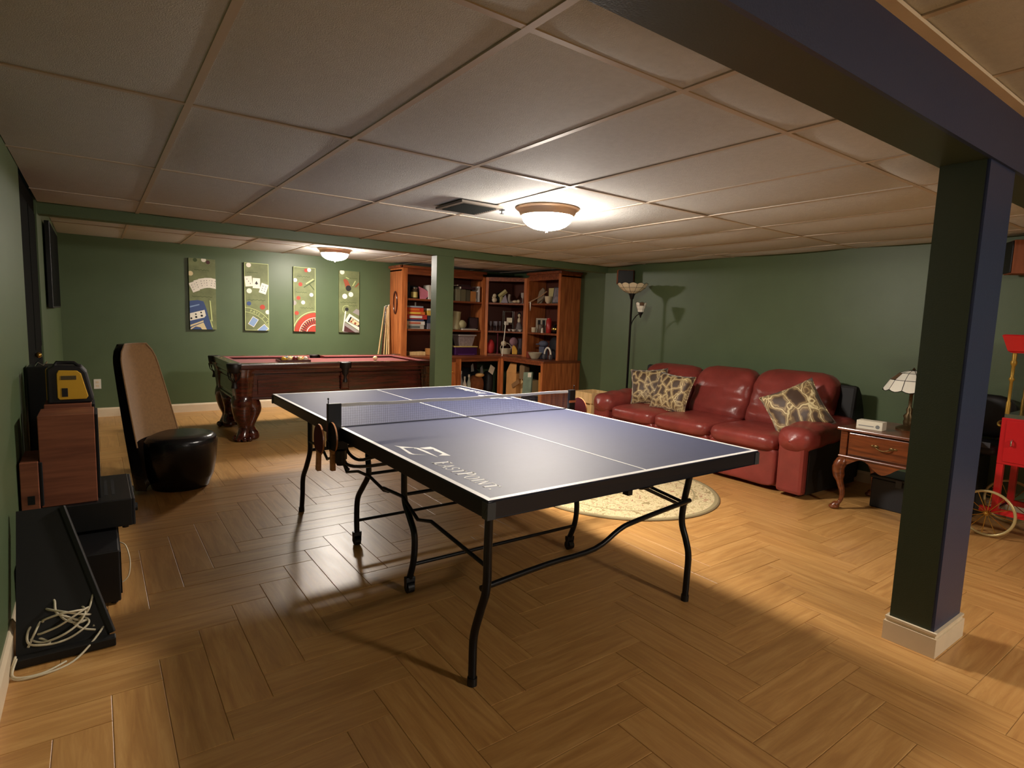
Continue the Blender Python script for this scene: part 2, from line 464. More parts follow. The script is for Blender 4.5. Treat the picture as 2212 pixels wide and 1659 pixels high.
# ---- ceiling lamps: metal pan, frosted bowl, finial
def lamp_mat(name, strength):
    m = bpy.data.materials.new(name); m.use_nodes = True
    nt = m.node_tree; b = nt.nodes['Principled BSDF']
    b.inputs['Base Color'].default_value = (0.9, 0.85, 0.75, 1)
    b.inputs['Roughness'].default_value = 0.4
    b.inputs['Emission Color'].default_value = (1.0, 0.90, 0.79, 1)
    # the bulb sits low in the bowl: the glass dims toward its rim
    tc = nt.nodes.new('ShaderNodeTexCoord'); sx = nt.nodes.new('ShaderNodeSeparateXYZ'); mr = nt.nodes.new('ShaderNodeMapRange')
    nt.links.new(tc.outputs['Object'], sx.inputs[0]); nt.links.new(sx.outputs['Z'], mr.inputs['Value'])
    mr.inputs['From Min'].default_value = -0.141; mr.inputs['From Max'].default_value = -0.05
    mr.inputs['To Min'].default_value = strength*1.15; mr.inputs['To Max'].default_value = strength*0.55
    nt.links.new(mr.outputs[0], b.inputs['Emission Strength'])
    MATS[name] = m; return name
mat('lamp_pan', (206, 172, 138), rough=0.35, metal=0.35)
def dome(label, x, y, z, strength):
    r = thing('ceiling_lamp', label, 'ceiling lamp', (x, y, z))
    M = Matrix.Translation((x, y, z))
    part(r, 'metal_pan', 'lamp_pan', smooth=50).lathe([(0.05, 0.0), (0.205, 0.0), (0.208, -0.008), (0.20, -0.016), (0.19, -0.02), (0.178, -0.045), (0.172, -0.055), (0.16, -0.055)], n=36, M=M).done()
    mm = lamp_mat('lamp_bowl_%d' % int(x*100+y*10), strength)
    part(r, 'glass_bowl', mm, smooth=60).lathe([(0.166, -0.05), (0.164, -0.065), (0.152, -0.09), (0.128, -0.112), (0.095, -0.128), (0.05, -0.138), (0.012, -0.141)], n=28, M=M).done()
    part(r, 'finial', 'lamp_pan', smooth=50).lathe([(0.0, -0.160), (0.008, -0.156), (0.006, -0.149), (0.013, -0.146), (0.013, -0.140)], n=12, M=M).done()
    return r
dome('lit flush ceiling lamp with frosted bowl above the ping-pong table', 1.44, 1.55, ZC, LAMP_MAIN)
dome('lit flush ceiling lamp above the pool table', 1.50, 5.85, ZCB, LAMP_BACK)
dome('lit flush ceiling lamp behind the camera', 1.60, -3.3, ZCN, LAMP_REAR)

# ---- ceiling register and sprinkler
mat('vent_metal', (120, 112, 104), rough=0.45, metal=0.3)
VZ = ZC-0.020
r = thing('air_vent', 'square metal ceiling air vent near the lit lamp', 'vent', (1.02, 1.84, VZ))
mb = part(r, 'vent_frame', 'vent_metal')
for a in ((0.865, 0.895, 1.67, 2.01), (1.145, 1.175, 1.67, 2.01), (0.895, 1.145, 1.67, 1.70), (0.895, 1.145, 1.98, 2.01)): mb.box(*a, VZ-0.004, VZ+0.010)
mb.done()
bx(r, 'vent_throat', 'door_black', 0.895, 1.145, 1.70, 1.98, VZ+0.006, VZ+0.009)
for k in range(11):
    y = 1.712+k*0.0256
    part(r, 'louvre', 'door_black').box(0.895, 1.145, -0.010, 0.010, -0.0008, 0.0008, Matrix.Translation((0, y, VZ)) @ Matrix.Rotation(-0.9, 4, 'X')).done()
r = thing('sprinkler_head', 'small dark ceiling sprinkler head between vent and lamp', 'sprinkler', (1.21, 1.74, ZC))
part(r, 'escutcheon', 'dark_charcoal', smooth=50).lathe([(0.02, -0.004), (0.022, -0.01), (0.008, -0.014)], n=14, M=Matrix.Translation((1.21, 1.74, ZC-0.010))).done()
part(r, 'deflector', 'dark_charcoal').lathe([(0.004, -0.014), (0.004, -0.03), (0.014, -0.031), (0.014, -0.033)], n=10, M=Matrix.Translation((1.21, 1.74, ZC-0.010))).done()

# ---- wall plates
def plate(label, o, ex, ey):
    r = thing('wall_outlet', label, 'outlet', o)
    M = frame(o, ex, ey)
    MB().box(-0.036, 0.036, -0.058, 0.058, 0, 0.006, M).build('cover_plate', 'white_plastic', r, bevel=0.002)
    for s in (-0.022, 0.022):
        MB().box(-0.016, 0.016, s-0.013, s+0.013, 0.006, 0.008, M).build('socket', 'white_trim', r, bevel=0.001)
plate('white outlet on the back wall beside the yellow and black charger', (-0.985, YB-0.0005, 0.40), (1, 0, 0), (0, 0, 1))
plate('white outlet low on the left wall at the picture edge', (XL+0.0005, 1.02, 0.30), (0, 1, 0), (0, 0, 1))
# ================================================================== ping-pong table
TW, TL, TH = 1.525, 2.74, 0.76
tt = thing('ping_pong_table', 'dark blue folding ping-pong table with white lines, net and black tube legs', 'table', (TW/2, TL/2, 0))
for k, (a, b) in enumerate(((0.0, 1.3675), (1.3725, TL))):
    half = bx(tt, 'table_half', 'table_blue', 0.003, TW-0.003, a+0.003, b-0.003, TH-0.018, TH)
    mb = part(half, 'painted_line', 'line_white')
    z0, z1 = TH, TH+0.0008
    mb.box(0.003, 0.023, a+0.003, b-0.003, z0, z1); mb.box(TW-0.023, TW-0.003, a+0.003, b-0.003, z0, z1)
    e = (a+0.003, a+0.023) if k == 0 else (b-0.023, b-0.003)
    mb.box(0.023, TW-0.023, e[0], e[1], z0, z1)
    e2 = (a+0.023, b-0.003) if k == 0 else (a+0.003, b-0.023)
    mb.box(TW/2-0.004, TW/2+0.004, e2[0], e2[1], z0, z1)
    mb.done()
    ap = part(half, 'apron', 'apron_navy', bevel=0.003)
    z0, z1 = TH-0.062, TH-0.003
    ap.box(0, 0.022, a, b, z0, z1); ap.box(TW-0.022, TW, a, b, z0, z1)
    e = (a, a+0.022) if k == 0 else (b-0.022, b); ap.box(0.022, TW-0.022, e[0], e[1], z0, z1)
    ap.box(0.022, TW-0.022, (b-0.03 if k == 0 else a), (b if k == 0 else a+0.03), z0+0.012, z1-0.016)
    ap.done()
    mat('corner_grey', (66, 70, 74), rough=0.6)
    for x in (0.0, TW):
        y = a if k == 0 else b
        sx = 1 if x == 0 else -1; sy = 1 if k == 0 else -1
        c = part(half, 'corner_guard', 'corner_grey', bevel=0.002)
        c.box(min(x-0.003*sx, x+0.03*sx), max(x-0.003*sx, x+0.03*sx), min(y-0.003*sy, y), max(y-0.003*sy, y), z0-0.002, z1-0.004)
        c.box(min(x-0.003*sx, x), max(x-0.003*sx, x), min(y-0.003*sy, y+0.03*sy), max(y-0.003*sy, y+0.03*sy), z0-0.002, z1-0.004)
        c.done()
# printed mark and lettering, both ends (the far one turned round)
def stroke_letters(txt):
    """polygons of serif capitals, cap height 1; returns list of (poly list) and the advance"""
    T, t, sf = 0.21, 0.09, 0.10
    def V(x, y0=0.0, y1=1.0, w=T): return [(x, y0), (x+w, y0), (x+w, y1), (x, y1)]
    def Hh(x0, x1, y, h=t): return [(x0, y), (x1, y), (x1, y+h), (x0, y+h)]
    def ring(cx, cy, rx, ry, wx, wy, a0, a1, n=14):
        out = []
        for i in range(n):
            p = []
            for a in (a0+(a1-a0)*i/n, a0+(a1-a0)*(i+1)/n):
                p.append((cx+rx*math.cos(a), cy+ry*math.sin(a)))
            for a in (a0+(a1-a0)*(i+1)/n, a0+(a1-a0)*i/n):
                p.append((cx+(rx-wx)*math.cos(a), cy+(ry-wy)*math.sin(a)))
            out.append(p)
        return out
    G = {}
    G['E'] = ([V(0.1), Hh(0.0, 0.62, 0), Hh(0.0, 0.6, 1-t), Hh(0.27, 0.48, 0.47), [(0.56, 0.925), (0.62, 0.74), (0.6, 1.0)], [(0.56, 0.075), (0.68, 0.28), (0.62, 0.0)]], 0.72)
    G['A'] = ([[(0.05, 0), (0.13, 0), (0.43, 1.0), (0.36, 1.0)], [(0.36, 1.0), (0.52, 1.0), (0.80, 0), (0.62, 0)], Hh(0.19, 0.62, 0.32), Hh(-0.02, 0.2, 0, 0.05), Hh(0.54, 0.88, 0, 0.05)], 0.88)
    G['S'] = (ring(0.30, 0.73, 0.26, 0.27, 0.10, 0.075, 0.35, PI*1.5)+ring(0.30, 0.27, 0.28, 0.27, 0.12, 0.075, -PI*0.9, PI*0.5)+[[(0.30, 0.46), (0.30, 0.54), (0.36, 0.54), (0.36, 0.44)]], 0.66)
    G['T'] = ([V(0.27), Hh(0, 0.72, 1-t), Hh(0.18, 0.54, 0, 0.05), [(0, 1), (0.06, 0.925), (0.0, 0.76)], [(0.72, 1), (0.66, 0.925), (0.72, 0.76)]], 0.78)
    G['P'] = ([V(0.1), Hh(0, 0.4, 0, 0.05), Hh(0, 0.36, 1-t)]+ring(0.36, 0.74, 0.30, 0.26, 0.15, 0.075, -PI/2, PI/2)+[Hh(0.27, 0.37, 0.48)], 0.72)
    G['O'] = (ring(0.42, 0.5, 0.40, 0.51, 0.15, 0.06, 0, 2*PI, 26), 0.9)
    G['I'] = ([V(0.1), Hh(0, 0.37, 0, 0.05), Hh(0, 0.37, 0.95, 0.05)], 0.44)
    G['N'] = ([V(0.1, 0, 1, 0.075), V(0.66, 0, 1, 0.075), [(0.06, 1), (0.22, 1), (0.735, 0), (0.58, 0)], Hh(0, 0.27, 0, 0.05), Hh(0.56, 0.84, 0.95, 0.05)], 0.88)
    G['.'] = ([[(0.05, 0), (0.17, 0), (0.17, 0.12), (0.05, 0.12)]], 0.25)
    out = []; x = 0.0
    for ch, s in txt:
        ps, adv = G[ch]
        for p in ps: out.append([((x+a*s*0.92)+0.16*b*s, b*s) for a, b in p])
        x += adv*s*0.92+0.05
    return out, x
LET, LW = stroke_letters([('E', 1.0), ('A', 0.8), ('S', 0.8), ('T', 0.8), ('P', 1.0), ('O', 0.8), ('I', 0.8), ('N', 0.8), ('T', 0.8), ('.', 1.0)])
MARK = [  # the bent-bar mark, table coordinates (x across, y along)
    [(0.071, 0.863), (0.076, 0.822), (0.060, 0.69), (0.068, 0.672), (0.114, 0.640), (0.077, 0.676), (0.074, 0.69), (0.086, 0.805), (0.126, 0.782), (0.122, 0.762), (0.140, 0.775), (0.082, 0.842)],
    [(0.127, 0.776), (0.143, 0.772), (0.146, 0.690), (0.139, 0.575), (0.133, 0.640), (0.130, 0.72)],
    [(0.148, 0.772), (0.158, 0.735), (0.190, 0.722), (0.182, 0.700), (0.184, 0.628), (0.155, 0.608), (0.197, 0.582), (0.204, 0.74), (0.200, 0.768)],
]
def printed(rot):
    f = (lambda x, y: (x, y)) if not rot else (lambda x, y: (TW-x, TL-y))
    mb = MB(); z = TH
    sc = 0.425/LW
    for p in LET:   # text runs toward -y, its top toward +x
        q = [f(0.072+b*0.070, 0.518-a*sc) for a, b in p]
        mb.prism(q, z, z+0.0007)
    for p in MARK: mb.prism([f(*q) for q in p], z, z+0.0007)
    halves = [c for c in tt.children if c.name.startswith('table_half')]
    mb.build('printed_lettering', 'line_white', halves[1 if rot else 0])
printed(False); printed(True)
# net
mat('net_cord', (120, 118, 128), rough=0.7)
mat('net_band', (232, 230, 224), rough=0.7)
mb = MB()
y0 = TL/2; x0, x1 = 0.010, 1.530
for i in range(128):
    x = x0+(x1-x0)*i/127
    mb.box(x-0.00028, x+0.00028, y0-0.00028, y0+0.00028, 0.764, 0.868)
for k in range(9):
    z = 0.766+k*0.0125
    mb.box(x0, x1, y0-0.00028, y0+0.00028, z-0.00028, z+0.00028)
net = mb.build('net', 'net_cord', tt)
band = MB().surf(lambda u, v: Vector((x0+(x1-x0)*u, y0+0.002*math.sin(9*u), 0.866+0.016*v-0.004*math.sin(PI*u)+0.0015*math.sin(23*u))), 40, 2)
b = band.build('top_band', 'net_band', net); s = b.modifiers.new('thick', 'SOLIDIFY'); s.thickness = 0.004; s.offset = 0
part(net, 'bottom_cord', 'black_plastic').cyl((x0, y0, 0.763), (x1, y0, 0.763), 0.0015, n=6).done()
for sx, xo in ((-1, -0.062), (1, TW+0.012)):
    p = bx(tt, 'net_post', 'black_plastic', xo, xo+0.07 if sx < 0 else xo+0.05, y0-0.012, y0+0.012, 0.70, 0.885, bevel=0.003)
    px = xo+0.006 if sx < 0 else xo+0.044
    part(p, 'pin', 'black_metal', smooth=50).cyl((px, y0, 0.88), (px, y0, 0.906), 0.0025, n=8).sq((px, y0, 0.909), (0.005, 0.005, 0.005), 1, 1, 10, 6).done()
    part(p, 'clamp', 'black_plastic', bevel=0.003).box(min(xo, xo+0.1*(-sx)*0)+(-0.0 if sx < 0 else -0.05), xo+(0.1 if sx < 0 else 0.05), y0-0.02, y0+0.02, 0.655, 0.695).done()
    part(p, 'clamp_screw', 'chrome', smooth=50).cyl((xo+0.03 if sx < 0 else xo, y0, 0.61), (xo+0.03 if sx < 0 else xo, y0, 0.66), 0.006, n=10).done()
bx([c for c in tt.children if c.name.startswith('net_post')][1], 'orange_tag', mat('orange_tag', (170, 96, 60), rough=0.5), TW+0.006, TW+0.066, y0-0.0135, y0-0.0125, 0.800, 0.816)
# steel tube understructure
R = 0.0155
def leg(pts, wheel=False, r=R):
    o = part(tt, 'leg', 'black_metal', smooth=50).tube(smooth_path(pts, 5), r, 12).done()
    q = pts[-1]
    if wheel:
        x, y = q[0], q[1]
        part(o, 'caster_fork', 'black_metal', bevel=0.002).box(x-0.024, x+0.024, y-0.014, y+0.014, 0.056, 0.080).box(x-0.024, x-0.018, y-0.012, y+0.012, 0.022, 0.060).box(x+0.018, x+0.024, y-0.012, y+0.012, 0.022, 0.060).done()
        part(o, 'caster_wheel', 'black_plastic', smooth=40).cyl((x-0.016, y, 0.0265), (x+0.016, y, 0.0265), 0.0265, n=18).done()
    else:
        part(o, 'foot_cap', 'black_plastic', smooth=40).cyl((q[0], q[1], 0.0), (q[0], q[1], 0.03), r+0.003, n=14).done()
    return o
leg([(0.085, 0.115, 0.70), (0.085, 0.118, 0.55), (0.085, 0.120, 0.40), (0.085, 0.155, 0.30), (0.085, 0.192, 0.19), (0.085, 0.196, 0.08), (0.085, 0.195, 0.01)])
leg([(TW-0.225, 0.200, 0.70), (TW-0.225, 0.212, 0.60), (TW-0.225, 0.232, 0.48), (TW-0.225, 0.236, 0.38), (TW-0.225, 0.206, 0.30), (TW-0.225, 0.186, 0.23), (TW-0.225, 0.186, 0.12), (TW-0.225, 0.189, 0.01)])
for x in (0.10, TW-0.215):
    leg([(x, 2.20, 0.70), (x, 2.20, 0.55), (x, 2.205, 0.45), (x, 2.28, 0.34), (x, 2.36, 0.24), (x, 2.375, 0.12), (x, 2.40, 0.01)])
for x in (0.205, TW-0.29):
    leg([(x, 1.50, 0.71), (x, 1.50, 0.56), (x, 1.49, 0.46), (x, 1.57, 0.37), (x, 1.65, 0.28), (x, 1.665, 0.17), (x, 1.66, 0.075)], True)
    leg([(x, 1.04, 0.71), (x, 1.04, 0.56), (x, 1.03, 0.44), (x, 0.97, 0.37), (x, 0.92, 0.30), (x, 0.925, 0.18), (x, 0.965, 0.075)], True)
def bar(name, pts, r=0.009, n=10, m='black_metal'):
    return part(tt, name, m, smooth=50).tube(pts, r, n).done()
xl, xr = 0.085, TW-0.225
bar('end_stretcher', smooth_path([(xl, 0.155, 0.385), (0.40, 0.175, 0.395), (0.66, 0.18, 0.40), (0.80, 0.18, 0.455), (0.90, 0.18, 0.475), (xr, 0.20, 0.50)], 4), 0.011)
bar('end_stretcher', smooth_path([(0.10, 2.21, 0.46), (0.5, 2.21, 0.46), (0.9, 2.21, 0.46), (xr, 2.21, 0.46)], 3), 0.011)
bar('caster_stretcher', [(0.205, 1.66, 0.145), (TW-0.29, 1.66, 0.145)], 0.009)
bar('caster_stretcher', [(0.205, 0.93, 0.155), (TW-0.29, 0.93, 0.155)], 0.009)
bar('cross_tube', [(0.205, 1.50, 0.46), (TW-0.29, 1.50, 0.46)], 0.009)
bar('cross_tube', [(0.205, 1.035, 0.47), (TW-0.29, 1.035, 0.47)], 0.009)
for x in (0.095, TW-0.205):
    bar('folding_link', [(x, 1.03, 0.52), (x, 0.82, 0.535), (x, 0.67, 0.475), (x, 0.55, 0.505), (x, 0.13 if x < 0.5 else 0.23, 0.47)], 0.008)
    bar('folding_link', [(x, 2.20, 0.52), (x, 1.95, 0.53), (x, 1.85, 0.48), (x, 1.70, 0.53), (x, 1.50, 0.50)], 0.008)
    bar('folding_link', [(x+0.025, 1.70, 0.535), (x+0.025, 1.59, 0.46), (x+0.025, 1.42, 0.505), (x+0.025, 1.26, 0.515), (x+0.025, 1.08, 0.49), (x+0.025, 1.03, 0.50)], 0.008)
    bar('folding_link', smooth_path([(x+0.03, 1.72, 0.62), (x+0.03, 1.66, 0.52), (x+0.03, 1.55, 0.505), (x+0.03, 1.30, 0.56), (x+0.03, 1.02, 0.64)], 4), 0.009)
    bar('folding_link', smooth_path([(x+0.06, 1.72, 0.60), (x+0.06, 1.66, 0.55), (x+0.06, 1.50, 0.545), (x+0.06, 1.25, 0.62), (x+0.06, 1.0, 0.69)], 4), 0.009)
bar('diagonal_brace', [(xr, 0.235, 0.46), (TW/2+0.06, 0.23, 0.68)], 0.008)
bar('latch_handle', smooth_path([(0.75, 0.04, 0.70), (0.755, 0.04, 0.68), (0.80, 0.045, 0.675), (0.85, 0.05, 0.68), (0.855, 0.05, 0.70)], 3), 0.0045, 8)
bx(tt, 'latch_block', 'black_plastic', 0.70, 0.725, 0.05, 0.08, 0.655, 0.70)
bx(tt, 'center_bracket', 'black_metal', 0.08, 0.125, 1.60, 1.74, 0.53, 0.70, bevel=0.004)
bx(tt, 'center_bracket', 'black_metal', TW-0.235, TW-0.19, 1.60, 1.74, 0.53, 0.70, bevel=0.004)

# ---- paddles hanging at the net clamps (blade in the y-z plane)
mat('rubber_red', (84, 16, 20), rough=0.6)
mat('rubber_black', (14, 14, 15), rough=0.6)
wood('paddle_wood', (176, 112, 66), (206, 150, 98), axis=1, rough=0.5)
def paddle(label, x, y, z, face_l, face_r, lean=0.0):
    r = thing('table_tennis_paddle', label, 'paddle', (x, y, z-0.17))
    M = Matrix.Translation((x, y, z)) @ Matrix.Rotation(lean, 4, 'X') @ Matrix(((0, 0, 1, 0), (1, 0, 0, 0), (0, 1, 0, 0), (0, 0, 0, 1)))
    out = [(0.075*math.cos(a), 0.079*math.sin(a)) for a in [PI*2*k/28-PI/2 for k in range(28)]]
    out = [p if p[1] > -0.07 else (p[0], p[1]-0.004) for p in out]
    MB().prism(out, -0.0035, 0.0035, M).build('blade', 'paddle_wood', r)
    ins = [(a*0.985, b*0.985) for a, b in out if b > -0.066]
    MB().prism(ins, 0.0035, 0.0055, M).build('rubber', face_r, r)
    MB().prism(ins, -0.0055, -0.0035, M).build('rubber', face_l, r)
    MB().prism([(-0.013, -0.07), (-0.016, -0.165), (0.016, -0.165), (0.013, -0.07)], -0.011, 0.011, M).build('handle', 'paddle_wood', r, bevel=0.003)
paddle('dark red paddle hanging at the left side of the ping-pong table', -0.083, 1.43, 0.695, 'rubber_red', 'rubber_red', 0.10)
paddle('black paddle with a light wooden edge hanging by the left net post', -0.045, 1.345, 0.715, 'rubber_black', 'rubber_black', -0.06)
paddle('red paddle with a pale wooden rim at the right net post', TW+0.10, 1.36, 0.752, 'rubber_red', 'rubber_black', 0.0)
pb = thing('paddle_bracket', 'dark wire paddle holder at the left net post', 'holder', (-0.06, 1.39, 0.60))
part(pb, 'ball_cup', 'black_plastic', smooth=50).lathe([(0.018, 0.585), (0.026, 0.60), (0.026, 0.66), (0.022, 0.66), (0.022, 0.60), (0.0, 0.59)], (-0.02, 1.295), 16).done()
part(pb, 'wire_arm', 'black_metal').tube([(-0.02, 1.32, 0.64), (-0.025, 1.375, 0.66), (-0.066, 1.38, 0.66), (-0.066, 1.46, 0.66)], 0.004, 8).done()

# ================================================================== pool table
mat('felt', (120, 46, 44), rough=0.9, var=0.06, vscale=50, sheen=0.2)
mat('dark_cushion', (60, 18, 20), rough=0.9)
mat('pocket_leather', (22, 15, 14), rough=0.5)
PX0, PX1, PY0, PY1, PZ = 0.09, 2.39, 4.73, 5.93, 0.805
pcx, pcy = (PX0+PX1)/2, (PY0+PY1)/2
pt = thing('pool_table', 'dark mahogany pool table with burgundy cloth, leather pockets and carved claw legs', 'pool table', (pcx, pcy, 0))
bx(pt, 'slate_bed', 'felt', PX0+0.10, PX1-0.10, PY0+0.10, PY1-0.10, PZ-0.065, PZ-0.035)
RW = 0.105
def rail(ax, c0, c1, side):
    """one wooden rail with its cloth cushion; side points outwards"""
    prof = [(0.0, -0.012), (0.004, 0.0), (0.090, 0.0), (RW, -0.004), (RW, -0.045), (0.02, -0.075), (0.006, -0.06)]
    mb = MB()
    def pt3(l, o, z):
        if ax == 'x': return Vector((l, (PY0+o) if side < 0 else (PY1-o), PZ+z))
        return Vector(((PX0+o) if side < 0 else (PX1-o), l, PZ+z))
    n = len(prof)
    vs = [pt3(c0, o, z) for o, z in prof]+[pt3(c1, o, z) for o, z in prof]
    mb.add(vs, [tuple(range(n)), tuple(range(n, 2*n))]+[(i, (i+1) % n, (i+1) % n+n, i+n) for i in range(n)])
    o = mb.build('rail', 'mahogany', pt, smooth=30)
    cu = [(RW, -0.003), (RW+0.035, -0.008), (RW+0.050, -0.013), (RW+0.040, -0.022), (RW, -0.040)]
    n = len(cu); mb = MB(); e = 0.03
    vs = [pt3(c0+(0.0 if True else 0), o_, z) for o_, z in cu]+[pt3(c1, o_, z) for o_, z in cu]
    for i in range(n):
        k = (cu[i][0]-RW)*0.9
        if ax == 'x': vs[i].x += k; vs[i+n].x -= k
        else: vs[i].y += k; vs[i+n].y -= k
    mb.add(vs, [tuple(range(n)), tuple(range(n, 2*n))]+[(i, (i+1) % n, (i+1) % n+n, i+n) for i in range(n)])
    mb.build('cushion', 'felt', o)
    for k in range(3):
        t = c0+(c1-c0)*(k+1)/4; p = pt3(t, 0.05, 0.0005)
        MB().box(p.x-0.009, p.x+0.009, p.y-0.005, p.y+0.005, p.z-0.001, p.z+0.0006).build('sight', 'brass', o)
g = 0.085
for s in (-1, 1):
    rail('x', PX0+g, pcx-0.065, s); rail('x', pcx+0.065, PX1-g, s); rail('y', PY0+g, PY1-g, s)
# carved apron: moulding, stepped fascia with a raised panel and curved lower edge, fluted corner blocks
def fascia(x0, x1, y, sgn, ax):
    """side panel; ax x: runs along x at constant y, outward sign sgn"""
    def bxo(nm, l0, l1, o0, o1, z0, z1, m='mahogany', par=pt, **kw):
        a, b = sorted((y+sgn*o0, y+sgn*o1))
        return bx(par, nm, m, l0, l1, a, b, z0, z1, **kw) if ax == 'x' else bx(par, nm, m, a, b, l0, l1, z0, z1, **kw)
    o = bxo('apron_panel', x0, x1, -0.09, -0.055, 0.44, 0.755)
    bxo('apron_moulding', x0-0.02, x1+0.02, -0.055, -0.012, 0.700, 0.742, par=o, bevel=0.012)
    bxo('apron_moulding', x0, x1, -0.055, -0.035, 0.655, 0.690, par=o, bevel=0.006)
    bxo('apron_moulding', x0, x1, -0.055, -0.042, 0.430, 0.452, par=o, bevel=0.006)
    l = x1-x0; k = 2 if l > 1.4 else 1
    for i in range(k):
        a = x0+0.16+(l-0.32)*i/k+(0.05 if (k == 2 and i == 1) else 0.0); b = x0+0.16+(l-0.32)*(i+1)/k-(0.05 if (k == 2 and i == 0) else 0.0)
        bxo('raised_panel', a, b, -0.055, -0.047, 0.485, 0.635, par=o, bevel=0.006)
    if k == 2:
        bxo('centre_bracket', (x0+x1)/2-0.05, (x0+x1)/2+0.05, -0.055, -0.014, 0.50, 0.70, par=o, bevel=0.018)
fascia(PX0+0.09, PX1-0.09, PY0, -1, 'x'); fascia(PX0+0.09, PX1-0.09, PY1, 1, 'x')
fascia(PY0+0.09, PY1-0.09, PX0, -1, 'y'); fascia(PY0+0.09, PY1-0.09, PX1, 1, 'y')
for sx in (-1, 1):
    for sy in (-1, 1):
        cx = PX0+0.12 if sx < 0 else PX1-0.12; cy = PY0+0.12 if sy < 0 else PY1-0.12
        # corner block, tapering down and fluted
        mb = MB()
        def blk(u, v):
            w = 2*PI*u; z = 0.42+0.325*v
            r = 0.085+0.030*v+0.020*max(0, v-0.75)*4+0.004*math.cos(w*10)
            c, s_ = math.cos(w), math.sin(w)
            q = 1.0/max(abs(c), abs(s_))**0.45
            return Vector((cx+r*q*c*0.98, cy+r*q*s_*0.98, z))
        mb.surf(blk, 40, 10, cu=True).build('corner_block', 'mahogany', pt, smooth=40)
        # leg: two carved cabriole limbs meeting at the corner, each ending in a claw
        lx, ly = cx+0.02*(-sx), cy+0.02*(-sy)
        L = part(pt, 'leg', 'mahogany', smooth=60)
        for (dx, dy) in ((0.0, 1.0), (1.0, 0.0)):
            ox, oy = dx*-sx, dy*-sy
            path = [(lx+ox*0.00, ly+oy*0.00, 0.46), (lx+ox*0.05, ly+oy*0.05, 0.40), (lx+ox*0.085, ly+oy*0.085, 0.33), (lx+ox*0.07, ly+oy*0.07, 0.24), (lx+ox*0.045, ly+oy*0.045, 0.16), (lx+ox*0.055, ly+oy*0.055, 0.09), (lx+ox*0.07, ly+oy*0.07, 0.05), (lx+ox*0.075, ly+oy*0.075, 0.012)]
            L.tube(smooth_path(path, 4), [x for x in [0.10, 0.10, 0.10, 0.098, 0.094, 0.09, 0.086, 0.083, 0.08, 0.074, 0.067, 0.061, 0.056, 0.053, 0.051, 0.05, 0.05, 0.052, 0.055, 0.058, 0.062, 0.066, 0.068, 0.069, 0.069, 0.068, 0.065, 0.06, 0.055]][:len(smooth_path(path, 4))], 14)
        L.tube(smooth_path([(lx-sx*-0.0, ly, 0.46), (lx+sx*0.03, ly+sy*0.03, 0.37), (lx+sx*0.02, ly+sy*0.02, 0.25), (lx, ly, 0.15), (lx+sx*0.02, ly+sy*0.02, 0.06), (lx+sx*0.03, ly+sy*0.03, 0.012)], 4), [0.10, 0.105, 0.11, 0.105, 0.10, 0.095, 0.09, 0.085, 0.08, 0.075, 0.07, 0.066, 0.063, 0.061, 0.06, 0.06, 0.062, 0.066, 0.07, 0.074, 0.076], 14)
        lo = L.done()
        for a in range(5):
            w = math.atan2(sy, sx)+(a-2)*0.55
            MB().sq((lx+0.095*math.cos(w), ly+0.095*math.sin(w), 0.028), (0.026, 0.018, 0.028), 1, 1, 12, 8, M=None).build('claw', 'mahogany', lo, smooth=60)
        # leather corner pocket with strands and a tassel
        px, py = (PX0+0.03 if sx < 0 else PX1-0.03), (PY0+0.03 if sy < 0 else PY1-0.03)
        pk = part(pt, 'pocket', 'pocket_leather', smooth=50).lathe([(0.064, PZ+0.002), (0.070, PZ-0.004), (0.066, PZ-0.05), (0.056, PZ-0.09), (0.050, PZ-0.095), (0.046, PZ-0.05), (0.050, PZ-0.01), (0.064, PZ+0.002)], (px, py), 22).done()
        for a in range(10):
            w = 2*PI*a/10
            part(pk, 'strand', 'pocket_leather').tube([(px+0.064*math.cos(w), py+0.064*math.sin(w), PZ-0.085), (px+0.05*math.cos(w+0.2), py+0.05*math.sin(w+0.2), PZ-0.15), (px+0.014*math.cos(w+0.3), py+0.014*math.sin(w+0.3), PZ-0.185)], 0.005, 5).done()
        part(pk, 'tassel', 'pocket_leather', smooth=50).lathe([(0.008, PZ-0.175), (0.024, PZ-0.185), (0.02, PZ-0.20), (0.028, PZ-0.225), (0.030, PZ-0.245), (0.0, PZ-0.245)], (px, py), 12).done()
for sy in (-1, 1):
    py = PY0+0.02 if sy < 0 else PY1-0.02
    pk = part(pt, 'pocket', 'pocket_leather', smooth=50).lathe([(0.052, PZ+0.003), (0.064, PZ-0.003), (0.062, PZ-0.04), (0.045, PZ-0.075), (0.040, PZ-0.075), (0.044, PZ-0.03), (0.052, PZ+0.003)], (pcx, py), 20).done()
    part(pk, 'tassel', 'pocket_leather', smooth=50).lathe([(0.042, PZ-0.07), (0.036, PZ-0.12), (0.016, PZ-0.16), (0.026, PZ-0.20), (0.028, PZ-0.22), (0.0, PZ-0.22)], (pcx, py), 12).done()
    for s2 in (-1, 1):
        part(pk, 'pocket_clasp', 'chrome', bevel=0.002).box(pcx+s2*0.062-0.012, pcx+s2*0.062+0.012, py-0.02, py+0.035*(-sy) if sy < 0 else py+0.02, PZ+0.000, PZ+0.006).done()
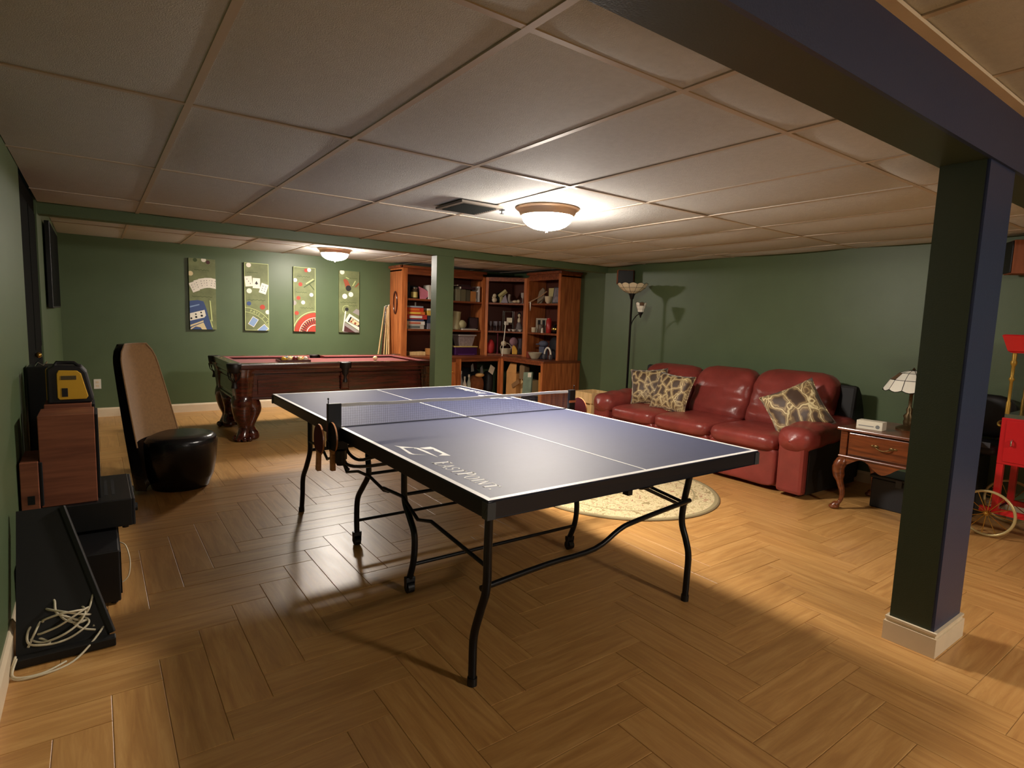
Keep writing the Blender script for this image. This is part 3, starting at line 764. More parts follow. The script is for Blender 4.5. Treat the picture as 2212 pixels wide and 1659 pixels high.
# balls in a wooden tray, and the cue ball
BZ = PZ-0.035
tr = thing('ball_tray', 'low wooden tray of pool balls on the burgundy cloth', 'tray', (0.85, 5.36, BZ))
wood('tray_wood', (52, 22, 14), (88, 42, 26), axis=0)
mb = part(tr, 'tray_side', 'tray_wood')
TA = [(0.68, 5.26), (1.02, 5.26), (0.98, 5.45), (0.72, 5.45)]
mb.box(0.68, 1.02, 5.255, 5.265, BZ, BZ+0.024); mb.box(0.68, 1.02, 5.445, 5.455, BZ, BZ+0.024); mb.box(0.68, 0.69, 5.265, 5.445, BZ, BZ+0.024); mb.box(1.01, 1.02, 5.265, 5.445, BZ, BZ+0.024)
mb.done()
bx(tr, 'tray_bottom', 'tray_wood', 0.69, 1.01, 5.265, 5.445, BZ, BZ+0.004)
cols = [('yellow', (222, 180, 60)), ('cream', (232, 214, 160)), ('orange', (206, 110, 50)), ('white and yellow', (236, 220, 150)), ('pale yellow', (226, 200, 110)), ('black', (18, 18, 18)), ('dark red', (110, 24, 24)), ('white', (235, 228, 205)), ('dark blue', (30, 36, 90)), ('green', (30, 84, 50)), ('purple', (70, 34, 80)), ('red', (160, 34, 30))]
spots = [(0.73, 5.30, 'front left'), (0.79, 5.30, 'front, second'), (0.85, 5.30, 'front middle'), (0.91, 5.30, 'front, fourth'), (0.97, 5.30, 'front right'), (0.76, 5.352, 'middle row left'), (0.82, 5.352, 'middle row, second'), (0.88, 5.352, 'middle row, third'), (0.94, 5.352, 'middle row right'), (0.79, 5.405, 'back row left'), (0.85, 5.405, 'back row middle'), (0.91, 5.405, 'back row right')]
for (nm, c), (x, y, w) in zip([cols[0], cols[1], cols[6], cols[3], cols[7], cols[8], cols[4], cols[5], cols[2], cols[9], cols[10], cols[11]], spots):
    tag(MB().sq((x, y, BZ+0.004+0.0286), (0.0286,)*3, 1, 1, 20, 12).build('pool_ball', mat('ball_'+nm.replace(' ', '_'), c, rough=0.12, coat=0.5), None, smooth=80), '%s pool ball in the wooden tray' % nm, 'ball', 'pool balls in the tray')
tag(MB().sq((1.83, 5.33, BZ+0.0286), (0.0286,)*3, 1, 1, 20, 12).build('cue_ball', mat('ball_cue', (236, 222, 170), rough=0.12, coat=0.5), None, smooth=80), 'cream cue ball alone on the burgundy cloth', 'ball')
# ================================================================== sofa (three seats, burgundy leather)
def leather_fn(seed, amp=0.03, k=3.0):
    rnd = random.Random(seed); ph = [rnd.uniform(0, 6) for _ in range(6)]
    def fn(q):
        d = amp*(math.sin(k*q.x*2+ph[0])*math.sin(k*q.y*2.3+ph[1])+0.6*math.sin(k*q.z*3+ph[2]+q.y*4))
        return q*(1+d)
    return fn
sf = thing('sofa', 'burgundy red leather three-seat sofa against the green right wall', 'sofa', (3.95, 1.92, 0))
SY0, SY1 = 0.72, 3.12
bx(sf, 'base', 'red_leather', 3.52, 4.36, SY0+0.26, SY1-0.26, 0.035, 0.36, bevel=0.02)
mat('sofa_back_black', (13, 11, 11), rough=0.6)
def back_fn(u, v):
    # outer back shell seen from the side
    return None
bk = part(sf, 'back_shell', 'sofa_back_black', bevel=0.03)
prof = [(4.22, 0.05), (4.44, 0.05), (4.475, 0.52), (4.44, 0.66), (4.37, 0.80), (4.31, 0.865), (4.26, 0.87), (4.20, 0.4)]
M = frame((0, SY0+0.04, 0), (1, 0, 0), (0, 0, 1)); 
bk.prism(prof, -(SY1-SY0-0.08), 0.0, M); bk.done()
seats = [(0.985, 1.64), (1.64, 2.285), (2.285, 2.86)]
for k, (a, b) in enumerate(seats):
    cy, hy = (a+b)/2, (b-a)/2
    part(sf, 'seat_cushion', 'red_leather', smooth=80).sq((3.82, cy, 0.395), (0.40, hy+0.004, 0.085), 0.55, 0.32, 44, 16, fn=leather_fn(k+1, 0.012, 2.5)).done()
    part(sf, 'front_panel', 'red_leather', smooth=70).sq((3.53, cy, 0.20), (0.06, hy-0.002, 0.165), 0.25, 0.25, 28, 12, fn=leather_fn(k+9, 0.01)).done()
    # back cushion: leaning, puffy, with a pillowed top and a lumbar fold
    top = (0.955, 0.93, 0.905)[k]
    a2, b2 = (a-0.10 if k == 0 else a), (b+0.14 if k == 2 else b)
    cy2, hy2 = (a2+b2)/2, (b2-a2)/2
    def bf(u, v, k=k, cy2=cy2, hy2=hy2, top=top):
        w = 2*PI*u; z = v
        def pw(x, e): return math.copysign(abs(x)**e, x)
        zz = 0.42+(top-0.42)*z
        cap = (1-max(0.0, (z-0.80)/0.20)**2.2)**0.5 if z > 0.80 else 1.0
        cap *= (1-max(0.0, (0.10-z)/0.10)**2)**0.5 if z < 0.10 else 1.0
        cap = max(cap, 0.02)
        th = 0.115+0.035*math.exp(-((z-0.22)/0.13)**2)+0.030*math.exp(-((z-0.62)/0.22)**2)
        x = 4.06+0.20*z+th*cap*pw(math.cos(w), 0.75)
        rr = 1.0-0.10*max(0, z-0.72)/0.28*(abs(math.sin(w))**3)
        y = cy2+hy2*rr*pw(math.sin(w), 0.42)*(0.6+0.4*cap)
        wr = 0.006*math.sin(17*z+5*y+k)*math.sin(9*y+3*z)+0.004*math.sin(31*z-14*y)
        return Vector((x+wr, y, zz))
    MB().surf(bf, 40, 30, cu=True).build('back_cushion', 'red_leather', sf, smooth=80)
for s, (a, b) in ((-1, (SY0, 0.985)), (1, (2.86, SY1))):
    cy, hy = (a+b)/2, (b-a)/2
    arm = bx(sf, 'arm', 'red_leather', 3.44, 4.30, a+0.025, b-0.02, 0.03, 0.44, bevel=0.03)
    def af(u, v, cy=cy, hy=hy, s=s):
        w = 2*PI*v; x = 3.40+0.88*u
        cap = (1-(1-min(1.0, u/0.16))**2.4)**0.5 if u < 0.16 else 1.0
        if u > 0.92: cap *= (1-((u-0.92)/0.08)**2)**0.5
        cap = max(cap, 0.03)
        rise = 0.05*math.sin(min(1, u*1.1)*PI*0.5)
        return Vector((x, cy+(hy+0.012)*cap*math.copysign(abs(math.cos(w))**0.7, math.cos(w)), 0.455+rise+(0.105*cap)*math.copysign(abs(math.sin(w))**0.8, math.sin(w))+0.006*math.sin(26*u)*math.sin(w)))
    MB().surf(af, 30, 22).build('arm_pad', 'red_leather', arm, smooth=80)
    if s < 0: bx(arm, 'side_panel', 'sofa_back_black', 3.50, 4.30, a+0.012, a+0.026, 0.04, 0.42, label='outer side of the arm, its shade painted black')  # near arm only: the shade on its outer side, painted as a black panel
for (x, y) in ((3.58, 0.85), (3.58, 3.0), (4.32, 0.85), (4.32, 3.0)):
    part(sf, 'foot', 'black_plastic', smooth=40).cyl((x, y, 0), (x, y, 0.04), 0.025, n=12).done()

# ---- patterned throw pillows
def pillow_mat(name, scale, c_cell, c_edge, seed, asp=0.75):
    m = bpy.data.materials.new(name); m.use_nodes = True
    nt = m.node_tree; b = nt.nodes['Principled BSDF']; N = nt.nodes.new; L = nt.links.new
    tc = N('ShaderNodeTexCoord'); mp = N('ShaderNodeMapping')
    mp.inputs['Scale'].default_value = (scale, scale*asp, scale); mp.inputs['Location'].default_value = (seed, seed*2, 0.3)
    nz = N('ShaderNodeTexNoise'); nz.inputs['Scale'].default_value = 9.0; L(tc.outputs['Object'], nz.inputs['Vector'])
    sb = N('ShaderNodeVectorMath'); sb.operation = 'SUBTRACT'; sb.inputs[1].default_value = (0.5, 0.5, 0.5); L(nz.outputs['Color'], sb.inputs[0])
    sl = N('ShaderNodeVectorMath'); sl.operation = 'SCALE'; sl.inputs['Scale'].default_value = 0.11; L(sb.outputs[0], sl.inputs[0])
    ad = N('ShaderNodeVectorMath'); ad.operation = 'ADD'; L(tc.outputs['Object'], ad.inputs[0]); L(sl.outputs[0], ad.inputs[1])
    L(ad.outputs[0], mp.inputs['Vector'])
    v = N('ShaderNodeTexVoronoi'); v.feature = 'DISTANCE_TO_EDGE'; v.inputs['Scale'].default_value = 1.0; v.inputs['Randomness'].default_value = 0.75
    L(mp.outputs['Vector'], v.inputs['Vector'])
    r = N('ShaderNodeValToRGB'); e = r.color_ramp.elements
    e[0].position = 0.015; e[0].color = (*lin(c_edge), 1)
    e[1].position = 0.22; e[1].color = (*lin(c_cell), 1)
    for p_, c_ in ((0.045, (146, 122, 80)), (0.075, (98, 74, 44)), (0.10, (176, 154, 108)), (0.135, (120, 94, 58))):
        q = e.new(p_); q.color = (*lin(c_), 1)
    L(v.outputs['Distance'], r.inputs['Fac'])
    L(r.outputs['Color'], b.inputs['Base Color'])
    b.inputs['Roughness'].default_value = 0.55; b.inputs['Sheen Weight'].default_value = 0.3
    MATS[name] = m
    return name
pillow_mat('pillow_fabric_a', 13.0, (64, 42, 22), (204, 186, 138), 1.3)
pillow_mat('pillow_fabric_b', 10.0, (64, 42, 24), (216, 200, 152), 4.1, 0.45)
def pillow(label, M, h, m, pinch=0.16, thick=0.075):
    r = thing('throw_pillow', label, 'pillow', M.translation)
    r.rotation_euler = M.to_euler()
    def f(u, v, s=1):
        a, b = 2*u-1, 2*v-1
        t = thick*(max(0.0, (1-a**4)*(1-b**4)))**0.5*(1+0.10*math.sin(5*a+2)*math.sin(4*b))
        # edges pull in between the corners
        x = a*h*(1-pinch*(1-a*a)*0-0.10*(1-abs(b)**2)*0) * (1-0.09*(1-b*b)) ; y = b*h*(1-0.09*(1-a*a))
        return Vector((x, y, s*t))
    mb = MB(); mb.surf(lambda u, v: f(u, v, 1), 22, 22); mb.surf(lambda u, v: f(u, v, -1), 22, 22)
    mb.build('cover', m, r, smooth=80, world=False)
    ring = []
    for k in range(48):
        t = k/12.0; sgm = int(t) % 4; w = 2*(t-int(t))-1
        a, b = ((w, -1), (1, w), (-w, 1), (-1, -w))[sgm]
        ring.append((a*h*(1-0.09*(1-b*b)), b*h*(1-0.09*(1-a*a)), 0))
    MB().tube(ring, 0.005, 6, closed=True).build('piping', m, r, smooth=80, world=False)
def lean(x, y, z, yaw, back, roll=0.0):
    """pillow plane faces -x (yaw turns it), leaned back, rolled in its own plane"""
    return Matrix.Translation((x, y, z)) @ Matrix.Rotation(yaw, 4, 'Z') @ Matrix.Rotation(-back, 4, 'Y') @ Matrix(((0, 0, -1, 0), (-1, 0, 0, 0), (0, 1, 0, 0), (0, 0, 0, 1))) @ Matrix.Rotation(roll, 4, 'Z')
pillow('brown and cream patterned pillow leaning in the sofa corner beside the left arm', lean(3.90, 2.72, 0.655, 0.55, -0.30, 0.10), 0.20, 'pillow_fabric_a')
pillow('brown and cream patterned pillow lying in front on the left seat', lean(3.80, 2.33, 0.640, 0.15, -0.38, -0.06), 0.205, 'pillow_fabric_a')
pillow('cream and brown wavy patterned pillow slumped on a corner beside the right arm', lean(3.80, 1.03, 0.655, 0.30, -0.50, 0.55), 0.225, 'pillow_fabric_b')

# ================================================================== rug
rm_ = bpy.data.materials.new('rug_wool'); rm_.use_nodes = True
nt = rm_.node_tree; b = nt.nodes['Principled BSDF']; N = nt.nodes.new; L = nt.links.new
tc = N('ShaderNodeTexCoord')
v = N('ShaderNodeTexVoronoi'); v.feature = 'SMOOTH_F1'; v.inputs['Scale'].default_value = 9.0; L(tc.outputs['Object'], v.inputs['Vector'])
n = N('ShaderNodeTexNoise'); n.inputs['Scale'].default_value = 11; n.inputs['Detail'].default_value = 2; n.inputs['Distortion'].default_value = 3.0; L(tc.outputs['Object'], n.inputs['Vector'])
r = N('ShaderNodeValToRGB'); r.color_ramp.interpolation = 'CONSTANT'; e = r.color_ramp.elements
e[0].position = 0.0; e[0].color = (*lin((150, 132, 92)), 1)
e[1].position = 0.40; e[1].color = (*lin((206, 190, 146)), 1)
for p, c in ((0.45, (172, 150, 104)), (0.475, (214, 200, 158)), (0.515, (178, 134, 104)), (0.53, (210, 196, 154)), (0.575, (150, 140, 100)), (0.595, (206, 190, 146)), (0.64, (160, 116, 90))):
    q = e.new(p); q.color = (*lin(c), 1)
L(n.outputs['Fac'], r.inputs['Fac'])
ln = N('ShaderNodeVectorMath'); ln.operation = 'LENGTH'; L(tc.outputs['Object'], ln.inputs[0])
r2 = N('ShaderNodeValToRGB'); r2.color_ramp.interpolation = 'CONSTANT'; e = r2.color_ramp.elements
e[0].position = 0.0; e[0].color = (0, 0, 0, 1); e[1].position = 0.585; e[1].color = (1, 1, 1, 1)
for p, c in ((0.600, 0.0), (0.742, 1.0)): q = e.new(p); q.color = (c, c, c, 1)
L(ln.outputs['Value'], r2.inputs['Fac'])
mx = N('ShaderNodeMix'); mx.data_type = 'RGBA'; L(r2.outputs['Color'], mx.inputs[0]); L(r.outputs['Color'], mx.inputs[6]); mx.inputs[7].default_value = (*lin((150, 136, 100)), 1)
L(mx.outputs[2], b.inputs['Base Color']); b.inputs['Roughness'].default_value = 0.95
MATS['rug_wool'] = rm_
rg = thing('round_rug', 'round cream rug with a floral pattern between ping-pong table and sofa', 'rug', (2.425, 1.715, 0.0))
MB().lathe([(0.77, 0.001), (0.77, 0.010)], n=72).build('pile', 'rug_wool', rg, world=False)
MB().lathe([(0.770, 0.001), (0.770, 0.0105), (0.781, 0.010), (0.785, 0.005), (0.783, 0.001)], n=72).build('bound_edge', mat('rug_edge', (128, 112, 80), rough=0.95), rg, smooth=60, world=False)

# ================================================================== cabriole end table with lamp and tissue box
et = thing('end_table', 'cherry wood end table with one drawer and curved cabriole legs', 'table', (3.79, 0.22, 0))
EX0, EX1, EY0, EY1, EZ = 3.50, 4.10, -0.07, 0.515, 0.625
bx(et, 'top', 'cherry', EX0-0.03, EX1+0.02, EY0-0.025, EY1+0.025, EZ-0.022, EZ, bevel=0.008)
bx(et, 'case', 'cherry', EX0+0.012, EX1, EY0, EY1, 0.40, EZ-0.022)
bx(et, 'corner_stile', 'cherry', EX0-0.004, EX0+0.03, EY1-0.045, EY1+0.004, 0.37, EZ-0.022, bevel=0.006)
bx(et, 'corner_stile', 'cherry', EX0-0.004, EX0+0.03, EY0-0.004, EY0+0.045, 0.37, EZ-0.022, bevel=0.006)
dr = bx(et, 'drawer', 'cherry', EX0-0.004, EX0+0.012, EY0+0.055, EY1-0.055, 0.428, EZ-0.035, bevel=0.005)
hd = part(dr, 'pull', 'dull_brass', smooth=60)
hc = (EY0+EY1)/2
hd.tube(smooth_path([(EX0-0.004, hc-0.05, 0.52), (EX0-0.02, hc-0.045, 0.515), (EX0-0.024, hc-0.025, 0.505), (EX0-0.026, hc, 0.500), (EX0-0.024, hc+0.025, 0.505), (EX0-0.02, hc+0.045, 0.515), (EX0-0.004, hc+0.05, 0.52)], 4), 0.0045, 8)
for s in (-1, 1):
    hd.sq((EX0-0.006, hc+s*0.05, 0.52), (0.005, 0.018, 0.012), 1, 1, 14, 8)
    hd.sq((EX0-0.006, hc+s*0.074, 0.523), (0.004, 0.012, 0.007), 1, 1, 12, 8)
hd.done()
bx(et, 'waist_moulding', 'cherry', EX0-0.014, EX1, EY0-0.008, EY1+0.008, 0.402, 0.416, bevel=0.005)
sk = [(EY0+0.02, 0.402)]+[(EY0+0.02+(EY1-EY0-0.04)*k/24, 0.355-0.034*math.cos(4*PI*(k/24-0.5))*1.0+0.02*abs(2*k/24-1)) for k in range(25)]+[(EY1-0.02, 0.402)]
MB().prism(sk, 0, 0.018, frame((EX0, 0, 0), (0, 1, 0), (0, 0, 1))).build('apron', 'cherry', et)
bx(et, 'side_apron', 'cherry', EX0+0.02, EX1-0.02, EY1-0.02, EY1-0.004, 0.335, 0.402)
bx(et, 'side_apron', 'cherry', EX0+0.02, EX1-0.02, EY0+0.004, EY0+0.02, 0.335, 0.402)
for sx, x in ((-1, EX0+0.03), (1, EX1-0.03)):
    for sy, y in ((-1, EY0+0.03), (1, EY1-0.03)):
        P = [(x, y, 0.41), (x+sx*0.012, y+sy*0.012, 0.37), (x+sx*0.030, y+sy*0.030, 0.315), (x+sx*0.018, y+sy*0.018, 0.22), (x+sx*0.0, y+sy*0.0, 0.13), (x+sx*0.006, y+sy*0.006, 0.06), (x+sx*0.028, y+sy*0.028, 0.028), (x+sx*0.038, y+sy*0.038, 0.012)]
        q = smooth_path(P, 3); m_ = len(q)
        rs = [0.030+(0.012 if 3 <= i <= 8 else 0)-0.016*min(1, max(0, (i-6)/9.0))+(0.012 if i > 16 else 0) for i in range(m_)]
        L_ = part(et, 'leg', 'cherry', smooth=60).tube(q, rs, 12).done()
        part(L_, 'pad_foot', 'cherry', smooth=60).sq((x+sx*0.034, y+sy*0.034, 0.016), (0.036, 0.036, 0.016), 0.8, 1, 16, 8).done()
bx_ = thing('tissue_box', 'white cardboard box with a grey mark on the end table', 'box', (3.60, 0.36, EZ), 0.08)
MB().box(-0.045, 0.045, -0.085, 0.085, 0.0, 0.062).build('carton', mat('card_white', (226, 220, 200), rough=0.7), bx_, bevel=0.003, world=False)
MB().lathe([(0.0, 0.0), (0.014, 0.0005)], n=16, M=frame((-0.0455, -0.055, 0.026), (0, -1, 0), (0, 0, 1))).build('printed_mark', mat('card_grey', (130, 132, 130), rough=0.7), bx_, world=False)
MB().box(-0.0457, -0.045, -0.03, 0.07, 0.022, 0.028).build('printed_line', 'card_grey', bx_, world=False)

# ---- leaded-glass shades: every pane its own piece, with lead strips between
mat('glass_cream', (226, 214, 184), rough=0.25, trans=0.0, coat=0.4)
mat('glass_white', (236, 234, 222), rough=0.22, coat=0.4)
mat('glass_brown', (96, 72, 52), rough=0.3)
mat('lead', (28, 28, 26), rough=0.5, metal=0.5)
def leaded_shade(parent, c, prof, nseg, m, scallop=0.0, alt=None, seam=0.0028, flip=1):
    """prof: list of (radius, z); panes between successive rings"""
    sh = part(parent, 'shade_ring', 'lead', smooth=60).lathe([(prof[0][0]-0.004, prof[0][1]-0.003), (prof[0][0]+0.004, prof[0][1]-0.003), (prof[0][0]+0.004, prof[0][1]+0.003), (prof[0][0]-0.004, prof[0][1]+0.003)], c, 24).done()
    C = Vector((c[0], c[1], 0))
    def P(k, w): return Vector((c[0]+prof[k][0]*math.cos(w), c[1]+prof[k][0]*math.sin(w), prof[k][1]))
    last = len(prof)-1
    for k in range(last):
        for j in range(nseg):
            w0, w1 = 2*PI*j/nseg, 2*PI*(j+1)/nseg; wm = (w0+w1)/2
            rows = []
            for t in range(5):
                w = w0+(w1-w0)*t/4
                a = P(k, w); b = P(k+1, w)
                if k == last-1 and scallop:
                    b.z += scallop*math.sin(PI*t/4)
                    dd = (b-C); 
                rows.append((a, b))
            mb = MB(); vs = []; fs = []
            for a, b in rows: vs += [a, b]
            for t in range(4): fs.append((2*t, 2*t+1, 2*t+3, 2*t+2))
            mb.add(vs, fs)
            mm = m if not (alt and alt(k, j)) else 'glass_brown'
            o = mb.build('pane', mm, sh, fix=False)
            s = o.modifiers.new('thick', 'SOLIDIFY'); s.thickness = 0.003; s.offset = 0
            mb = MB()
            mb.tube([r_[1] for r_ in rows], seam, 5)
            mb.tube([rows[0][0], rows[0][1]], seam, 5)
            mb.build('lead_strip', 'lead', sh, smooth=60)
    return sh
tl = thing('table_lamp', 'table lamp with white leaded-glass shade and bronze stem on the end table', 'lamp', (3.85, 0.215, EZ))
part(tl, 'stem', mat('bronze', (84, 68, 44), rough=0.35, metal=0.7), smooth=60).lathe([(0.075, EZ), (0.076, EZ+0.012), (0.06, EZ+0.022), (0.03, EZ+0.035), (0.034, EZ+0.06), (0.028, EZ+0.075), (0.036, EZ+0.10), (0.018, EZ+0.125), (0.022, EZ+0.15), (0.012, EZ+0.17), (0.011, EZ+0.26), (0.018, EZ+0.27), (0.018, EZ+0.30), (0.006, EZ+0.31), (0.006, EZ+0.44), (0.012, EZ+0.445), (0.0, EZ+0.46)], (3.85, 0.215), 20).done()
leaded_shade(tl, (3.85, 0.215), [(0.03, EZ+0.435), (0.085, EZ+0.415), (0.140, EZ+0.365), (0.180, EZ+0.295)], 12, 'glass_white', scallop=-0.014, alt=lambda k, j: k == 1 and j % 4 == 0)

# ---- torchiere floor lamp with a second small arm
fl = thing('floor_lamp', 'black torchiere floor lamp with leaded-glass bowl and a small side arm', 'lamp', (4.23, 3.35, 0))
part(fl, 'base', 'black_metal', smooth=60).lathe([(0.13, 0.0), (0.13, 0.012), (0.11, 0.022), (0.03, 0.035), (0.016, 0.06)], (4.23, 3.35), 24).done()
part(fl, 'pole', 'black_metal', smooth=60).lathe([(0.013, 0.05), (0.013, 1.62), (0.020, 1.625), (0.028, 1.66), (0.040, 1.685), (0.040, 1.69)], (4.23, 3.35), 14).done()
leaded_shade(fl, (4.23, 3.35), [(0.04, 1.69), (0.10, 1.715), (0.150, 1.755), (0.182, 1.795)], 12, 'glass_cream', scallop=0.016)
ar = part(fl, 'side_arm', 'black_metal', smooth=60).tube(smooth_path([(4.23, 3.345, 1.30), (4.225, 3.31, 1.37), (4.22, 3.25, 1.43), (4.215, 3.21, 1.445)], 5), 0.006, 8).done()
part(ar, 'socket', 'black_metal', smooth=60).lathe([(0.006, 1.405), (0.012, 1.43), (0.030, 1.465), (0.032, 1.468)], (4.215, 3.185), 14).done()
leaded_shade(ar, (4.215, 3.185), [(0.030, 1.468), (0.040, 1.505), (0.056, 1.545), (0.062, 1.575)], 7, 'glass_white', scallop=0.010, alt=lambda k, j: k == 2 and j % 2 == 0, seam=0.002)

# ---- wall loudspeakers
def wall_speaker(label, M, w, h, d, m):
    r = thing('wall_speaker', label, 'speaker', M.translation)
    MB().box(-w/2, w/2, -d, 0.0, -h/2, h/2, M).build('cabinet', m, r, bevel=0.004)
    MB().box(-w/2+0.006, w/2-0.006, 0.0, 0.014, -h/2+0.006, h/2-0.006, M).build('grille', 'black_plastic', r, bevel=0.005)
    MB().box(-0.02, 0.02, -d-0.02, -d, -0.03, 0.03, M).build('bracket', 'black_metal', r)
    return r
wood('speaker_side', (126, 68, 40), (156, 90, 56), axis=2, rough=0.7, coat=0.0)
wall_speaker('small black loudspeaker with wooden sides on the wall above the floor lamp', Matrix.Translation((4.37, 3.60, 1.905)) @ Matrix.Rotation(PI-0.72, 4, 'Z'), 0.20, 0.17, 0.12, 'speaker_side')
wall_speaker('black loudspeaker with wooden side high on the right wall above the popcorn cart', Matrix.Translation((4.345, -0.125, 1.893)) @ Matrix.Rotation(0.55, 4, 'Z'), 0.15, 0.235, 0.20, 'speaker_side')

# ---- wooden crate beside the far sofa arm
cr = thing('wooden_crate', 'pale wooden crate on the floor beyond the left sofa arm', 'crate', (3.66, 3.34, 0))
for z in (0.02, 0.155, 0.29, 0.425):
    for (a, b, c, d_) in ((3.50, 3.512, 3.19, 3.50), (3.812, 3.824, 3.19, 3.50), (3.512, 3.812, 3.19, 3.202), (3.512, 3.812, 3.488, 3.50)):
        bx(cr, 'slat', 'pine', a, b, c, d_, z, z+0.115)
for x in (3.513, 3.787):
    for y in (3.203, 3.463): bx(cr, 'corner_post', 'pine', x, x+0.024, y, y+0.024, 0.0, 0.54)
# ================================================================== four casino panels on the back wall
def clip_poly(p, w, h):
    def cl(p, ins, inter):
        out = []
        for i in range(len(p)):
            a, b = p[i-1], p[i]
            if ins(b):
                if not ins(a): out.append(inter(a, b))
                out.append(b)
            elif ins(a): out.append(inter(a, b))
        return out
    for ax, lim, sg in ((0, 0, 1), (0, w, -1), (1, 0, 1), (1, h, -1)):
        if len(p) < 3: return []
        def ins(q): return sg*(q[ax]-lim) >= -1e-9
        def inter(a, b):
            t = (lim-a[ax])/(b[ax]-a[ax]); return (a[0]+t*(b[0]-a[0]), a[1]+t*(b[1]-a[1]))
        p = cl(p, ins, inter)
    return p
mat('art_green', (114, 122, 82), rough=0.6, var=0.22, vscale=9)
mat('art_white', (236, 230, 214), rough=0.6); mat('art_black', (34, 34, 34), rough=0.6)
mat('art_red', (172, 62, 44), rough=0.6); mat('art_blue', (64, 84, 130), rough=0.6)
mat('art_lightblue', (132, 158, 196), rough=0.6); mat('art_cream', (224, 206, 160), rough=0.6)
mat('art_darkgreen', (66, 82, 44), rough=0.6); mat('art_palegreen', (196, 206, 140), rough=0.6)
mat('art_brown', (150, 76, 50), rough=0.6); mat('art_grey', (150, 144, 140), rough=0.6)
mat('art_maroon', (78, 44, 44), rough=0.6); mat('art_edge', (150, 156, 112), rough=0.7)
CW, CH_ = 0.305, 0.90
def panel(label, x0, z0, edge=None):
    r = thing('wall_art_panel', label, 'picture', (x0+CW/2, YB, z0), 0, 'casino pictures on the back wall')
    bx(r, 'canvas', 'art_green', x0, x0+CW, YB-0.034, YB-0.002, z0, z0+CH_)
    Mx = frame((x0, YB-0.034, z0), (1, 0, 0), (0, 0, 1))     # plane facing the room
    lay = [0]
    def add(name, m, polys, par=r):
        lay[0] += 1
        mb = MB()
        for p in polys:
            q = clip_poly(p, CW, CH_)
            if len(q) >= 3: mb.prism(q, 0.0, 0.0003+0.00018*lay[0], Mx)
        if mb.v: return mb.build(name, m, par)
    if edge:
        t = 0.006
        add('painted_edge', edge, [[(0, 0), (t, 0), (t, CH_), (0, CH_)], [(CW-t, 0), (CW, 0), (CW, CH_), (CW-t, CH_)], [(0, 0), (CW, 0), (CW, t), (0, t)], [(0, CH_-t), (CW, CH_-t), (CW, CH_), (0, CH_)]])
    return r, add
def disc(u, v, r, n=20): return [(u*CW+r*math.cos(2*PI*k/n), v*CH_+r*math.sin(2*PI*k/n)) for k in range(n)]
def rect(u, v, w, h, a):
    c, s = math.cos(a), math.sin(a)
    return [(u*CW+x*c-y*s, v*CH_+x*s+y*c) for x, y in ((-w/2, -h/2), (w/2, -h/2), (w/2, h/2), (-w/2, h/2))]
def pips(u, v, a, pts, r=0.006):
    c, s = math.cos(a), math.sin(a)
    return [[(u*CW+x*c-y*s+r*math.cos(q), v*CH_+x*s+y*c+r*math.sin(q)) for q in (0, 1.05, 2.1, 3.14, 4.2, 5.25)] for x, y in pts]
def uvp(*pts): return [(a*CW, b*CH_) for a, b in pts]
def scrawl(add, u0, u1, v, seed):
    rnd = random.Random(seed); ps = []; n = 14
    pts = [(u0+(u1-u0)*k/n, v+0.006*math.sin(k*2.1+seed)+rnd.uniform(-.003, .003)) for k in range(n+1)]
    for a, b in zip(pts, pts[1:]): ps.append([(a[0]*CW, a[1]*CH_-0.003), (b[0]*CW, b[1]*CH_-0.003), (b[0]*CW, b[1]*CH_+0.003), (a[0]*CW, a[1]*CH_+0.003)])
    add('script_line', 'art_darkgreen', ps)
PIP = [(-0.018, 0.03), (0.018, 0.03), (-0.018, 0.0), (0.018, 0.0), (-0.018, -0.03), (0.018, -0.03)]
Z0 = 1.072
# 1: five cards and a blue slot machine
r, add = panel('green casino panel with a fan of cards and a blue slot machine, leftmost of four', 0.005, Z0)
scrawl(add, 0.2, 0.75, 0.84, 1); scrawl(add, 0.1, 0.85, 0.465, 2)
add('chip', 'art_darkgreen', [disc(0.24, 0.975, 0.024)]); add('chip', 'art_maroon', [disc(0.72, 0.955, 0.024)]); add('chip', 'art_white', [disc(0.56, 0.985, 0.028)]); add('chip', 'art_cream', [disc(0.06, 0.785, 0.030)])
for u, v, a in ((0.19, 0.60, 0.42), (0.36, 0.635, 0.33), (0.52, 0.655, 0.20), (0.72, 0.665, 0.05), (0.90, 0.66, -0.16)):
    c = add('card', 'art_white', [rect(u, v, 0.085, 0.125, a)])
    add('pips', 'art_black', pips(u, v, a, PIP, 0.005), c)
add('slot_machine', 'art_blue', [uvp((0, 0), (0.85, 0), (0.78, 0.06), (0.62, 0.30), (0.52, 0.40), (0.30, 0.415), (0, 0.40))])
add('slot_stripe', 'art_lightblue', [uvp((0, 0.325), (0.36, 0.36), (0.36, 0.345), (0, 0.305))])
add('slot_window', 'art_white', [uvp((0, 0.12), (0.53, 0.17), (0.60, 0.20), (0.55, 0.28), (0.45, 0.27), (0, 0.225))])
add('slot_symbols', 'art_black', [disc(0.05, 0.155, 0.012), disc(0.23, 0.175, 0.013), disc(0.44, 0.195, 0.014), disc(0.22, 0.215, 0.010), disc(0.42, 0.24, 0.010)])
add('slot_tray', 'art_cream', [uvp((0, 0.06), (0.50, 0.13), (0.50, 0.11), (0, 0.035)), uvp((0, 0), (0.06, 0.03), (0.5, 0.1), (0.62, 0.0))])
add('slot_tray', 'art_blue', [uvp((0.05, 0), (0.2, 0.04), (0.38, 0.03), (0.44, 0.0))])
